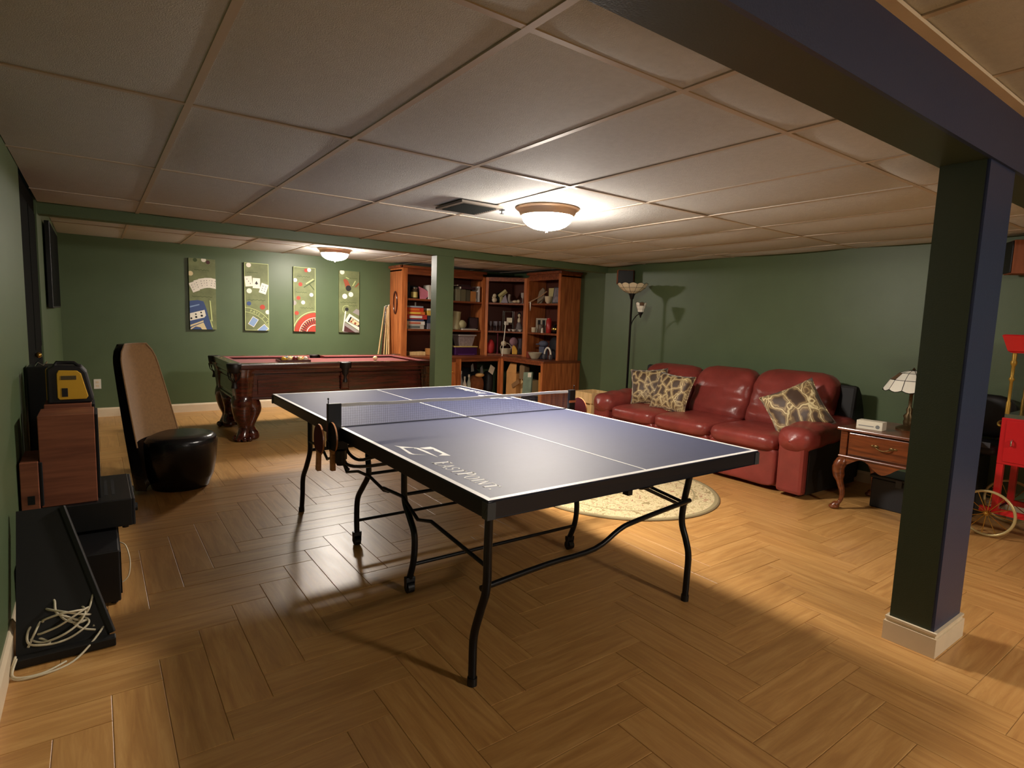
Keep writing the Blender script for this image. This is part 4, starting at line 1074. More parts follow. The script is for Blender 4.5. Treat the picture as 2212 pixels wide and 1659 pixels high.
add('lever', 'art_palegreen', [uvp((0.74, 0.42), (0.79, 0.41), (0.85, 0.12), (0.80, 0.12)), uvp((0.74, 0.14), (0.78, 0.14), (0.86, 0.03), (0.82, 0.03))])
# 2: blackjack
r, add = panel('green casino panel with three playing cards above blue card backs, second from left', 0.655, Z0-0.003, 'art_palegreen')
scrawl(add, 0.1, 0.55, 0.86, 3); scrawl(add, 0.1, 0.85, 0.455, 4)
add('chip', 'art_white', [disc(0.18, 0.965, 0.030)])
for u, v, a, pp in ((0.17, 0.727, 0.12, PIP[:1]+[(0, 0)]+PIP[5:]), (0.49, 0.705, -0.02, []), (0.79, 0.63, -0.30, PIP)):
    c = add('card', 'art_white', [rect(u, v, 0.092, 0.135, a)])
    if pp: add('pips', 'art_black', pips(u, v, a, pp, 0.006), c)
    else: add('pips', 'art_black', [uvp((0.42, 0.69), (0.49, 0.74), (0.57, 0.69), (0.50, 0.695)), uvp((0.46, 0.685), (0.49, 0.70), (0.53, 0.685))], c)
add('chip', 'art_white', [disc(0.19, 0.587, 0.033)]); add('chip', 'art_blue', [disc(0.17, 0.40, 0.028)]); add('chip', 'art_red', [disc(0.73, 0.353, 0.033)]); add('chip', 'art_white', [disc(0.95, 0.28, 0.030)])
def arc(cx, cy, r0, r1, a0, a1, n=18):
    return [[(cx+r*math.cos(a), cy+r*math.sin(a)) for r, a in ((r0, x0), (r1, x0), (r1, x1), (r0, x1))] for x0, x1 in ((a0+(a1-a0)*k/n, a0+(a1-a0)*(k+1)/n) for k in range(n))]
add('arc_line', 'art_palegreen', arc(-0.02, -0.09, 0.395, 0.401, 0.3, 1.6)+arc(-0.02, -0.09, 0.335, 0.341, 0.3, 1.6))
def text_polys(s, cx, cy, rad, a0, size):
    cv = bpy.data.curves.new('t', 'FONT'); cv.body = 'x'
    out = []
    a = a0
    for ch in s:
        if ch != ' ':
            cv.body = ch; cv.size = size
            o = bpy.data.objects.new('t', cv); COL.objects.link(o)
            me = bpy.data.meshes.new_from_object(o.evaluated_get(bpy.context.evaluated_depsgraph_get()))
            c, s_ = math.cos(a-PI/2), math.sin(a-PI/2)
            for p in me.polygons:
                q = []
                for vi in p.vertices:
                    v = me.vertices[vi].co; x, y = v.x-size*0.3, v.y
                    q.append((cx+rad*math.cos(a)+x*c-y*s_, cy+rad*math.sin(a)+x*s_+y*c))
                out.append(q)
            bpy.data.objects.remove(o, do_unlink=True); bpy.data.meshes.remove(me)
        a -= (0.62 if ch in '1I ' else 0.78)*size/rad
    bpy.data.curves.remove(cv)
    return out
add('arc_lettering', 'art_palegreen', text_polys('PAYS 2 TO 1', -0.02, -0.09, 0.350, 1.30, 0.046))
for u, v, a in ((0.34, 0.13, -0.55), (0.74, 0.02, -0.85)):
    c = add('card_back', 'art_white', [rect(u, v, 0.086, 0.122, a)]); add('card_pattern', 'art_lightblue', [rect(u, v, 0.074, 0.110, a)], c)
# 3: roulette
r, add = panel('green casino panel with a red roulette wheel and chips, third from left', 1.288, Z0-0.008, 'art_palegreen')
scrawl(add, 0.15, 0.75, 0.855, 5); scrawl(add, 0.1, 0.6, 0.61, 6); scrawl(add, 0.3, 0.9, 0.37, 7)
add('chip', 'art_red', [disc(0.57, 0.955, 0.026)]); add('chip', 'art_white', [disc(0.71, 0.965, 0.027), disc(0.08, 0.795, 0.027), disc(0.81, 0.58, 0.027), disc(0.43, 0.455, 0.027)])
add('chip', 'art_red', [disc(0.31, 0.735, 0.028), disc(0.22, 0.522, 0.027), disc(0.14, 0.287, 0.028)]); add('chip', 'art_grey', [disc(0.02, 0.445, 0.034)])
add('rake', 'art_palegreen', [uvp((0.55, 0.755), (0.90, 0.835), (0.92, 0.82), (0.58, 0.74))]); add('rake', 'art_darkgreen', [uvp((0.45, 0.695), (0.96, 0.815), (0.97, 0.80), (0.48, 0.685)), uvp((0.74, 0.75), (0.94, 0.67), (0.94, 0.65), (0.70, 0.745))])
add('wheel_rim', 'art_palegreen', arc(0.305, -0.03, 0.312, 0.322, 1.5, 3.2)); w = add('wheel', 'art_red', arc(0.305, -0.03, 0.0, 0.300, 1.5, 3.2, 24))
add('wheel_ring', 'art_white', arc(0.305, -0.03, 0.224, 0.232, 1.5, 3.2, 24), w)
add('wheel_pocket', 'art_maroon', [p for k, p in enumerate(arc(0.305, -0.03, 0.145, 0.215, 1.5, 3.2, 20)) if k % 2 == 0], w)
add('wheel_pocket', 'art_cream', [p for k, p in enumerate(arc(0.305, -0.03, 0.195, 0.215, 1.5, 3.2, 40)) if k % 4 == 2], w)
add('wheel_ring', 'art_white', arc(0.305, -0.03, 0.122, 0.132, 1.5, 3.2, 24), w)
# 4: dice cup and slot machine
r, add = panel('green casino panel with a brown dice cup and grey slot machine, rightmost of four', 1.935, Z0-0.010)
scrawl(add, 0.5, 0.9, 0.885, 8); scrawl(add, 0.05, 0.85, 0.49, 9); scrawl(add, 0.45, 0.9, 0.44, 10)
add('chip', 'art_white', [disc(0.15, 0.975, 0.034), disc(0.28, 0.587, 0.038), disc(0.58, 0.622, 0.036)])
add('dice_cup', 'art_brown', [uvp((0.20, 0.855), (0.32, 0.87), (0.44, 0.84), (0.58, 0.73), (0.35, 0.70))]); add('dice_cup_mouth', 'art_black', [disc(0.46, 0.72, 0.042)])
add('stick', 'art_palegreen', [uvp((0.64, 0.76), (0.68, 0.76), (0.82, 0.84), (0.79, 0.85)), uvp((0.32, 0.90), (0.48, 0.88), (0.48, 0.87), (0.34, 0.885))]); add('stick', 'art_brown', [uvp((0.78, 0.75), (0.96, 0.82), (0.99, 0.80), (0.82, 0.74))])
add('ball_ring', 'art_palegreen', arc(0.36*CW, 0.378*CH_, 0.055, 0.060, 0.9, 5.2, 18)); add('ball', 'art_black', [disc(0.38, 0.378, 0.026)])
add('lever', 'art_white', [uvp((0.29, 0.345), (0.35, 0.345), (0.22, 0.02), (0.16, 0.02))])
add('slot_top', 'art_grey', [uvp((0.66, 0.33), (0.85, 0.39), (1.0, 0.37), (1.0, 0.28))]); add('slot_base', 'art_grey', [uvp((0.2, 0.0), (0.26, 0.17), (1.0, 0.02), (1.0, 0.0))]); add('slot_base', 'art_maroon', [uvp((0.24, 0.01), (0.28, 0.11), (0.80, 0.0), (0.5, 0.0))])
add('slot_body', 'art_white', [uvp((0.28, 0.185), (0.50, 0.31), (1.0, 0.21), (1.0, 0.03))]); add('slot_window', 'art_black', [uvp((0.42, 0.175), (0.56, 0.26), (1.0, 0.175), (1.0, 0.09))]); add('slot_reel', 'art_cream', [uvp((0.50, 0.17), (0.62, 0.24), (1.0, 0.165), (1.0, 0.10))])
add('slot_symbols', 'art_brown', [disc(0.60, 0.18, 0.016), disc(0.80, 0.15, 0.018)]); add('slot_symbols', 'art_maroon', [disc(0.68, 0.205, 0.010), disc(0.97, 0.11, 0.014)])

# ================================================================== television on the far left wall
tv = thing('television', 'flat black television on the far left wall', 'television', (XL, 5.05, 1.65))
bx(tv, 'housing', 'black_plastic', XL+0.012, XL+0.046, 4.50, 5.74, 1.30, 1.99, bevel=0.004)
bx(tv, 'screen', mat('screen_black', (6, 6, 8), rough=0.6, spec=0.05), XL+0.046, XL+0.0475, 4.512, 5.728, 1.315, 1.978)
bx(tv, 'wall_bracket', 'black_metal', XL+0.001, XL+0.012, 4.8, 5.3, 1.5, 1.8)

# ================================================================== high-backed chair with tan fabric and black leather seat
fabric = mat('tan_fabric', (124, 92, 56), rough=0.9, var=0.12, vscale=60, sheen=0.3)
ch = thing('accent_chair', 'high-backed chair with tan fabric back and glossy black leather drum seat', 'chair', (-0.50, 3.44, 0), -0.62)
# local: faces +x, sides along y
def seat_fn(u, v):
    w = 2*PI*u
    c, s = math.cos(w), math.sin(w)
    prof = [(0.0, 0.405), (0.17, 0.405), (0.225, 0.395), (0.250, 0.37), (0.256, 0.34), (0.245, 0.20), (0.225, 0.09), (0.205, 0.04), (0.190, 0.0)]
    t = v*(len(prof)-1); k = min(int(t), len(prof)-2); f = t-k
    r = prof[k][0]*(1-f)+prof[k+1][0]*f; z = prof[k][1]*(1-f)+prof[k+1][1]*f
    x = r*c
    if x < -0.14: x = -0.14+(x+0.14)*0.25
    return Vector((x, r*s, z+0.012*0))
MB().surf(seat_fn, 40, 24, cu=True).build('seat', 'black_leather', ch, smooth=50, world=False)
def back_pt(a, b, d):
    """a across -1..1, b height 0..1, d depth offset (0 front face)"""
    hw = 0.275-0.085*b**1.5
    if b > 0.86: hw *= math.sqrt(max(0.0, 1-((b-0.86)/0.15)**2))*0.55+0.45
    y = a*hw
    x = -0.175-0.165*b+0.09*(abs(a)**2.2)*(1-0.6*b)-d
    return Vector((x, y, 0.03+1.03*b))
mb = MB(); mb.surf(lambda u, v: back_pt(2*u-1, 0.33+0.67*v, 0.0), 18, 24).build('back_front', fabric, ch, smooth=70, world=False)
mb = MB()
mb.surf(lambda u, v: back_pt(2*u-1, v, 0.085-0.03*v), 18, 24)
mb.surf(lambda u, v: back_pt(-1, v, (0.085-0.03*v)*u), 3, 24); mb.surf(lambda u, v: back_pt(1, v, (0.085-0.03*v)*u), 3, 24)
mb.surf(lambda u, v: back_pt(2*u-1, 1.0, 0.055*v), 18, 3); mb.surf(lambda u, v: back_pt(2*u-1, 0.0, 0.085*v), 18, 3); mb.surf(lambda u, v: back_pt(2*u-1, 0.34*v, 0.002), 18, 6)
mb.build('back_shell', 'black_leather', ch, smooth=60, world=False)
edge = [back_pt(-1, k/20, 0.0) for k in range(6, 21)]+[back_pt(-1+2*k/10, 1.0, 0.0) for k in range(1, 10)]+[back_pt(1, k/20, 0.0) for k in range(20, 5, -1)]
MB().tube(edge, 0.006, 6).build('piping', fabric, ch, smooth=70, world=False)

# ================================================================== stack of audio gear at the left wall
lb = thing('subwoofer', 'large black subwoofer box on the floor at the left wall', 'speaker', (-1.11, 1.93, 0))
bx(lb, 'cabinet', 'black_plastic', -1.275, -0.935, 1.55, 2.32, 0.012, 0.25, bevel=0.006)
for x in (-1.25, -0.96):
    for y in (1.58, 2.29): part(lb, 'foot', 'black_plastic').cyl((x, y, 0), (x, y, 0.013), 0.015, n=10).done()
bx(lb, 'grille', mat('grille_cloth', (10, 10, 11), rough=0.95), -0.935, -0.929, 1.58, 2.29, 0.035, 0.23)
av_ = thing('av_receiver', 'flat black audio receiver under the wooden loudspeaker', 'receiver', (-1.07, 2.1, 0.25))
bx(av_, 'case', 'black_plastic', -1.278, -0.870, 1.84, 2.36, 0.262, 0.398, bevel=0.004)
bx(av_, 'front_panel', 'dark_charcoal', -0.870, -0.858, 1.845, 2.355, 0.262, 0.396, bevel=0.003)
for y in (1.92, 2.26): part(av_, 'knob', 'dark_charcoal', smooth=40).cyl((-0.858, y, 0.33), (-0.845, y, 0.33), 0.02, n=16).done()
for x in (-1.25, -0.90):
    for y in (1.87, 2.33): part(av_, 'foot', 'black_plastic').cyl((x, y, 0.249), (x, y, 0.263), 0.014, n=10).done()
for k in range(10): bx(av_, 'vent_slot', 'dark_charcoal', -1.22+k*0.03, -1.205+k*0.03, 1.95, 2.25, 0.398, 0.3988)
def loudspeaker(label, x0, x1, y0, y1, z0, z1, badge=False):
    r = thing('bookshelf_speaker', label, 'speaker', ((x0+x1)/2, (y0+y1)/2, z0))
    bx(r, 'cabinet', 'speaker_wood', x0, x1, y0, y1, z0, z1, bevel=0.003)
    bx(r, 'grille', 'grille_cloth', x1, x1+0.014, y0+0.006, y1-0.006, z0+0.012, z1-0.006, bevel=0.004)
    return r
loudspeaker('large reddish wooden loudspeaker standing on the black receiver', -1.215, -1.005, 1.865, 2.09, 0.399, 0.826)
loudspeaker('reddish wooden loudspeaker behind the large one, carrying the charger', -1.205, -1.015, 2.135, 2.33, 0.399, 0.838)
r = loudspeaker('small wooden box with a black port between wall and large loudspeaker', -1.285, -1.219, 1.845, 2.12, 0.399, 0.62)
bx(r, 'port', 'black_plastic', -1.262, -1.236, 1.843, 1.846, 0.425, 0.465)
bs = thing('black_speaker', 'tall black loudspeaker against the left wall beside the charger', 'speaker', (-1.235, 2.5, 0))
bx(bs, 'cabinet', 'black_plastic', -1.285, -1.175, 2.40, 2.60, 0.0, 1.005, bevel=0.008)
bx(bs, 'grille', 'grille_cloth', -1.175, -1.168, 2.41, 2.59, 0.3, 0.99)
part(bs, 'clip', 'chrome', smooth=50).tube([(-1.25, 2.44, 1.0), (-1.235, 2.43, 1.025), (-1.215, 2.43, 1.008), (-1.20, 2.44, 1.028)], 0.004, 6).done()
# yellow and black charger / site radio
mat('tool_yellow', (206, 158, 40), rough=0.5); mat('tool_dark', (22, 20, 24), rough=0.5)
tr_ = thing('jobsite_charger', 'yellow and black jobsite charger on top of the rear wooden loudspeaker', 'charger', (-1.10, 2.24, 0.838))
Mt = frame((-1.19, 2.155, 0.839), (1, 0, 0), (0, 0, 1))
pf = [(0.0, 0.0), (0.178, 0.0), (0.186, 0.02), (0.160, 0.155), (0.138, 0.185), (0.030, 0.192), (0.0, 0.175)]
MB().prism(pf, -0.16, 0.0, Mt).build('body', 'tool_dark', tr_, bevel=0.008)
pf2 = [(0.048, 0.020), (0.155, 0.020), (0.164, 0.034), (0.138, 0.150), (0.122, 0.165), (0.048, 0.168), (0.040, 0.15), (0.040, 0.03)]
yp = MB().prism(pf2, 0.0, 0.006, Mt).build('yellow_panel', 'tool_yellow', tr_, bevel=0.003)
MB().box(0.058, 0.082, 0.035, 0.078, 0.006, 0.0075, Mt).build('black_window', 'tool_dark', yp)
MB().box(0.056, 0.118, 0.120, 0.140, 0.006, 0.0075, Mt).build('display', mat('tool_grey', (78, 66, 40), rough=0.5), yp)
MB().box(-0.004, 0.0, 0.02, 0.17, -0.14, -0.02, Mt).build('side_panel', 'tool_yellow', tr_)
MB().tube([Mt @ Vector(p) for p in ((0.03, 0.185, -0.02), (0.04, 0.205, -0.03), (0.11, 0.203, -0.03), (0.135, 0.18, -0.02))], 0.008, 8).build('carry_handle', 'tool_dark', tr_, smooth=60)
# leaning black board with a foot bar
lp = thing('leaning_board', 'black wedge-shaped board leaning on the subwoofer', 'board', (-1.12, 1.35, 0))
mat('board_black', (17, 17, 18), rough=0.55)
A = [Vector(p) for p in ((-1.272, 1.215, 0.0), (-0.985, 1.215, 0.0), (-0.985, 1.235, 0.06), (-1.135, 1.50, 0.50), (-1.272, 1.50, 0.50))]
nn = Vector((0, -0.86, 0.5)).normalized()
mb = MB(); n = len(A); mb.add(A+[a-nn*0.03 for a in A], [tuple(range(n)), tuple(reversed(range(n, 2*n)))]+[(i, (i+1) % n, (i+1) % n+n, i+n) for i in range(n)])
mb.build('panel', 'board_black', lp)
part(lp, 'edge_rail', 'board_black', bevel=0.003).tube([(-0.975, 1.225, 0.03), (-1.125, 1.49, 0.50)], 0.014, 4).done()
bx(lp, 'foot_bar', 'board_black', -1.272, -0.965, 1.165, 1.205, 0.0, 0.035, bevel=0.004)
# white cable in loose loops
cb = thing('white_cable', 'tangled coil of white cable on the black foot bar at the left wall', 'cable', (-1.15, 1.22, 0))
mat('cable_white', (206, 196, 168), rough=0.5)
rnd = random.Random(3)
def loop(cx, cy, rx, ry, z0, z1, rot, seed, n=10):
    q = random.Random(seed); out = []
    for k in range(n):
        w = 2*PI*k/n+rot
        x, y = rx*math.cos(w)*q.uniform(0.85, 1.1), ry*math.sin(w)*q.uniform(0.85, 1.1)
        out.append((cx+x, cy+y, z0+(z1-z0)*(0.5+0.5*math.sin(w*1.0+seed))+q.uniform(0, 0.012)))
    return out
def strand(name, pts, r=0.0042, closed=False): return part(cb, name, 'cable_white', smooth=70).tube(smooth_path(pts, 6, closed), r, 6, closed=closed).done()
strand('loop', [(-1.268, 1.18, 0.045), (-1.272, 1.10, 0.006), (-1.20, 1.075, 0.005), (-1.10, 1.115, 0.005), (-1.02, 1.21, 0.045), (-1.00, 1.30, 0.06), (-1.05, 1.345, 0.10), (-1.13, 1.33, 0.09), (-1.22, 1.27, 0.05)])
strand('loop', [(-1.265, 1.17, 0.04), (-1.268, 1.095, 0.012), (-1.19, 1.085, 0.005), (-1.12, 1.13, 0.005)])
for k in range(8):
    strand('loop', loop(-1.15+0.01*k, 1.255+0.012*k, 0.095-0.006*k, 0.055+0.004*k, 0.045+0.006*k, 0.115+0.010*k, 0.4*k, k), closed=True)
strand('loop', [(-1.235, 1.22, 0.05), (-1.19, 1.30, 0.13), (-1.13, 1.36, 0.19), (-1.07, 1.33, 0.15), (-1.04, 1.30, 0.10), (-1.035, 1.25, 0.06)])
strand('loop', [(-1.27, 1.40, 0.14), (-1.262, 1.34, 0.08), (-1.24, 1.28, 0.055), (-1.20, 1.25, 0.06), (-1.17, 1.22, 0.05)])
strand('loop', [(-1.20, 1.33, 0.15), (-1.13, 1.29, 0.12), (-1.08, 1.24, 0.075), (-1.03, 1.24, 0.05)])
cw = thing('speaker_wire', 'thin white wire looping out beside the black subwoofer', 'cable', (-0.91, 1.72, 0))
part(cw, 'wire', 'cable_white', smooth=70).tube(smooth_path([(-0.928, 1.80, 0.20), (-0.905, 1.76, 0.19), (-0.892, 1.72, 0.13), (-0.90, 1.69, 0.07), (-0.926, 1.68, 0.045)], 6), 0.0025, 6).done()

# ================================================================== popcorn cart
mat('cart_red', (196, 26, 34), rough=0.3, coat=0.3)
mat('cart_gold', (160, 126, 48), rough=0.45, metal=0.5)
mat('wheel_cream', (196, 178, 126), rough=0.35, metal=0.4)
pg = bpy.data.materials.new('clear_pane'); pg.use_nodes = True
pb_ = pg.node_tree.nodes['Principled BSDF']; pb_.inputs['Base Color'].default_value = (0.02, 0.02, 0.02, 1); pb_.inputs['Roughness'].default_value = 0.05; pb_.inputs['Alpha'].default_value = 0.12; MATS['clear_pane'] = pg
pc = thing('popcorn_cart', 'red popcorn cart with glass case and large spoked wheels at the right edge', 'cart', (4.05, -0.55, 0))
CX0, CX1, CY0, CY1 = 3.86, 4.24, -0.80, -0.315
bx(pc, 'cabinet', 'cart_red', CX0, CX1, CY0, CY1, 0.49, 0.80, bevel=0.006)
bx(pc, 'cabinet_door', 'cart_red', CX0-0.008, CX0, CY0+0.08, CY1-0.03, 0.51, 0.785, bevel=0.003)
part(pc, 'door_handle', 'chrome', smooth=50).tube([(CX0-0.008, -0.385, 0.66), (CX0-0.03, -0.385, 0.655), (CX0-0.03, -0.385, 0.625), (CX0-0.008, -0.385, 0.62)], 0.005, 8).done()
for x in (CX0+0.02, CX1-0.02):
    for y in (CY0+0.02, CY1-0.02):
        bx(pc, 'leg', 'cart_red', x-0.018, x+0.018, y-0.018, y+0.018, 0.165, 0.49)
bx(pc, 'lower_frame', 'cart_red', CX0, CX1, CY0, CY0+0.03, 0.165, 0.195); bx(pc, 'lower_frame', 'cart_red', CX0, CX0+0.03, CY0, CY1+0.06, 0.150, 0.185); bx(pc, 'lower_frame', 'cart_red', CX1-0.03, CX1, CY0, CY1+0.06, 0.150, 0.185)
bx(pc, 'deck', 'chrome', CX0+0.01, CX1-0.01, CY0+0.01, CY1-0.01, 0.80, 0.825)
for x in (CX0+0.02, CX1-0.02):
    for y in (CY0+0.02, CY1-0.02):
        p_ = part(pc, 'corner_post', 'cart_gold', smooth=40).lathe([(0.013, 0.825), (0.013, 0.90), (0.009, 0.91), (0.009, 1.04), (0.016, 1.05), (0.016, 1.06), (0.010, 1.07), (0.010, 1.14), (0.018, 1.155), (0.018, 1.17), (0.012, 1.18), (0.014, 1.235)], (x, y), 12).done()
pn = lambda *a: bx(pc, 'glass_pane', 'clear_pane', *a)
pn(CX0+0.018, CX0+0.022, CY0+0.034, CY1-0.034, 0.826, 1.232); pn(CX1-0.022, CX1-0.018, CY0+0.034, CY1-0.034, 0.826, 1.232); pn(CX0+0.034, CX1-0.034, CY1-0.022, CY1-0.018, 0.826, 1.232); pn(CX0+0.034, CX1-0.034, CY0+0.018, CY0+0.022, 0.826, 1.232)
part(pc, 'kettle', 'chrome', smooth=50).lathe([(0.02, 1.04), (0.08, 1.04), (0.085, 1.05), (0.085, 1.12), (0.02, 1.14)], (4.05, -0.62), 20).done()
bx(pc, 'back_tray', mat('tray_grey', (120, 108, 100), rough=0.5), CX1-0.06, CX1-0.024, CY0+0.05, CY1-0.05, 0.826, 0.96)
def canopy(u, v):
    cx, cy = (CX0+CX1)/2, (CY0+CY1)/2
    k = [(0.0, 1.232), (0.012, 1.24), (0.035, 1.318), (0.042, 1.338), (0.036, 1.345)]
    t = v*4; i = min(int(t), 3); f = t-i
    o = k[i][0]*(1-f)+k[i+1][0]*f; z = k[i][1]*(1-f)+k[i+1][1]*f
    hx, hy = (CX1-CX0)/2+o, (CY1-CY0)/2+o
    q = int(round(u*4)) % 4
    return Vector((cx+(hx if q in (1, 2) else -hx), cy+(hy if q in (2, 3) else -hy), z))
MB().surf(canopy, 4, 4, cu=True).build('canopy', 'cart_red', pc)
bx(pc, 'canopy_roof', 'cart_red', CX0-0.03, CX1+0.03, CY0-0.03, CY1+0.03, 1.336, 1.346)
bx(pc, 'canopy_floor', 'cart_red', CX0+0.001, CX1-0.001, CY0+0.001, CY1-0.001, 1.228, 1.236)
for x in (3.80, 4.30):
    c = Vector((x, -0.315, 0.157)); rr = 0.148
    wh = part(pc, 'wheel', 'wheel_cream', smooth=60).tube([c+Vector((0, rr*math.cos(2*PI*k/40), rr*math.sin(2*PI*k/40))) for k in range(40)], 0.009, 10, closed=True).done()
    for k in range(12):
        w = 2*PI*k/12+0.1
        part(wh, 'spoke', 'brass', smooth=60).cyl(c, c+Vector((0, rr*math.cos(w), rr*math.sin(w))), 0.0028, n=6).done()
    part(wh, 'hub', 'brass', smooth=60).cyl(c-Vector((0.02, 0, 0)), c+Vector((0.02, 0, 0)), 0.014, n=14).sq((x-0.02, c.y, c.z), (0.008, 0.010, 0.010), 1, 1, 12, 8).done()
part(pc, 'axle', 'black_metal').cyl((3.80, -0.315, 0.157), (4.30, -0.315, 0.157), 0.007, n=10).done()
for x in (CX0, CX1-0.03): bx(pc, 'front_foot', 'cart_red', x, x+0.03, CY0, CY0+0.03, 0.0, 0.165)
part(pc, 'push_handle', 'cart_gold', smooth=60).tube(smooth_path([(CX0+0.03, CY1, 0.74), (CX0+0.03, CY1+0.02, 0.745), (4.05, CY1+0.05, 0.75), (CX1-0.03, CY1+0.02, 0.745), (CX1-0.03, CY1, 0.74)], 4), 0.008, 8).done()
# ---- black padded chair half hidden between column and cart
bc = thing('black_side_chair', 'black padded chair half hidden behind the near column', 'chair', (4.31, -0.05, 0), 0.0)
mat('black_pad', (20, 20, 22), rough=0.45)
part(bc, 'backrest', 'black_pad', smooth=70).sq((4.42, -0.09, 0.74), (0.05, 0.17, 0.16), 0.6, 0.5, 24, 12).done()
part(bc, 'seat', 'black_pad', smooth=70).sq((4.31, -0.09, 0.52), (0.15, 0.155, 0.05), 0.5, 0.4, 24, 10).done()
bx(bc, 'seat_trim', 'corner_grey', 4.155, 4.165, -0.20, 0.02, 0.535, 0.575)
bx(bc, 'pedestal', 'black_pad', 4.18, 4.44, -0.145, 0.05, 0.0, 0.48, bevel=0.02)
for y in (-0.15, -0.03): part(bc, 'back_post', 'black_metal').cyl((4.43, y, 0.47), (4.43, y, 0.66), 0.012, n=10).done()
# ---- dark storage case under the end table
sc_ = thing('storage_case', 'dark storage case on the floor under the end table', 'box', (3.95, 0.18, 0))
bx(sc_, 'case', 'dark_charcoal', 3.80, 4.09, 0.02, 0.40, 0.0, 0.23, bevel=0.01)
bx(sc_, 'lid', 'black_plastic', 3.79, 4.10, 0.01, 0.41, 0.23, 0.255, bevel=0.006)
bx(sc_, 'latch', 'corner_grey', 3.785, 3.80, 0.19, 0.23, 0.19, 0.245)
# ================================================================== built-in bookcases in the far right corner
CT = 0.735      # worktop height
ZS1, ZS2, ZT = 1.140, 1.600, 1.955   # shelf heights and the underside of the top rail
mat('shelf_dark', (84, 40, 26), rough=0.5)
# --- left upper case against the back wall
LX0, LX1, LYF, LYB = 2.745, 4.225, 6.56, 6.975
lc = thing('bookcase', 'reddish oak bookcase on the back wall, left of the corner', 'bookcase', ((LX0+LX1)/2, (LYF+LYB)/2, CT))
bx(lc, 'side', 'oak_red', LX0, LX0+0.03, LYF, LYB, CT, 2.06); bx(lc, 'side', 'oak_red', LX1-0.02, LX1, LYF+0.02, LYB, CT, 2.0)
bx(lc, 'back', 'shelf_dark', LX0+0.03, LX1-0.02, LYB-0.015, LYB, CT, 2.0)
bx(lc, 'stile', 'oak_red', LX0, LX0+0.085, LYF-0.02, LYF, CT, 2.06); bx(lc, 'stile', 'oak_red', LX1-0.06, LX1, LYF-0.02, LYF, CT, 2.0); bx(lc, 'divider', 'oak_red', 3.44, 3.50, LYF-0.02, LYB-0.02, CT, 2.0)
bx(lc, 'top_rail', 'oak_red_h', LX0+0.085, LX1-0.06, LYF-0.02, LYF, ZT, 2.06); bx(lc, 'top', 'oak_red_h', LX0, LX1, LYF, LYB, 2.0, 2.02)
bx(lc, 'crown', 'oak_red_h', LX0-0.035, LX1, LYF-0.055, LYF-0.02, 2.045, 2.085, bevel=0.008); bx(lc, 'crown', 'oak_red_h', LX0-0.035, LX0, LYF-0.055, LYB, 2.045, 2.085, bevel=0.008)
for z in (ZS1, ZS2):
    bx(lc, 'shelf', 'oak_red_h', LX0+0.03, 3.44, LYF-0.008, LYB-0.016, z-0.028, z); bx(lc, 'shelf', 'oak_red_h', 3.50, LX1-0.02, LYF-0.008, LYB-0.016, z-0.028, z)
# --- corner case, front set across the corner
A_, B_ = Vector((4.235, 6.545, 0)), Vector((4.712, 6.068, 0))
dn = (B_-A_).normalized(); inn = Vector((dn.y*-1, dn.x, 0)); inn = inn if inn.y > 0 else -inn
DL = (B_-A_).length
def MD(z=0.0): return frame((A_.x, A_.y, z), dn, inn)      # local x along the front, y into the case
cc = thing('corner_bookcase', 'reddish oak corner bookcase set diagonally between the two others', 'bookcase', (4.6, 6.45, CT))
poly = [(0.0, 0.0), (DL, 0.0), (DL+0.25, 0.25), (0.30, 0.86), (-0.29, 0.29)]
def dpoly(sh): return [(a, b) for a, b in [(0.0, sh), (DL, sh), (DL+0.23, 0.24+sh*0), (DL*0.5, 0.58), (-0.23, 0.24)]]
for z in (CT+0.002, ZS1-0.028, ZS2-0.028, 1.985): MB().prism(dpoly(0.012), z, z+0.026, MD()).build('shelf', 'oak_red_h', cc)
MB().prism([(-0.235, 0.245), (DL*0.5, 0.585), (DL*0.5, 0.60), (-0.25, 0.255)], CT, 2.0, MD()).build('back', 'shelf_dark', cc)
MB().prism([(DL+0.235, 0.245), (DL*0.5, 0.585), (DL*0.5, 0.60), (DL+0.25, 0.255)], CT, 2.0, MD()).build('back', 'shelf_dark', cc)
MB().box(0.0, 0.045, -0.012, 0.012, CT, 2.0, MD()).build('stile', 'oak_red', cc); MB().box(DL-0.045, DL, -0.012, 0.012, CT, 2.0, MD()).build('stile', 'oak_red', cc)
MB().box(0.045, DL-0.045, -0.012, 0.010, ZT-0.01, 2.0, MD()).build('top_rail', 'oak_red_h', cc)
# --- right upper case against the right wall, front facing the room
RXF, RXB, RY0, RY1 = 4.720, 5.105, 5.215, 6.062
rc = thing('bookcase', 'reddish oak bookcase on the right wall with a plain panelled end', 'bookcase', ((RXF+RXB)/2, (RY0+RY1)/2, CT))
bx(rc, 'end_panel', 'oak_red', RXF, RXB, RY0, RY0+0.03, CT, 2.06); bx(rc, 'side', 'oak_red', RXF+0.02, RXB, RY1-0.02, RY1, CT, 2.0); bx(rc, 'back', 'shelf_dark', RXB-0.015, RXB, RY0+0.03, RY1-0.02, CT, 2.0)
bx(rc, 'stile', 'oak_red', RXF-0.02, RXF, RY0, RY0+0.05, CT, 2.06); bx(rc, 'stile', 'oak_red', RXF-0.02, RXF, RY1-0.06, RY1, CT, 2.0)
bx(rc, 'top_rail', 'oak_red_h', RXF-0.02, RXF, RY0+0.05, RY1-0.06, ZT, 2.06); bx(rc, 'top', 'oak_red_h', RXF, RXB, RY0, RY1, 2.0, 2.02)
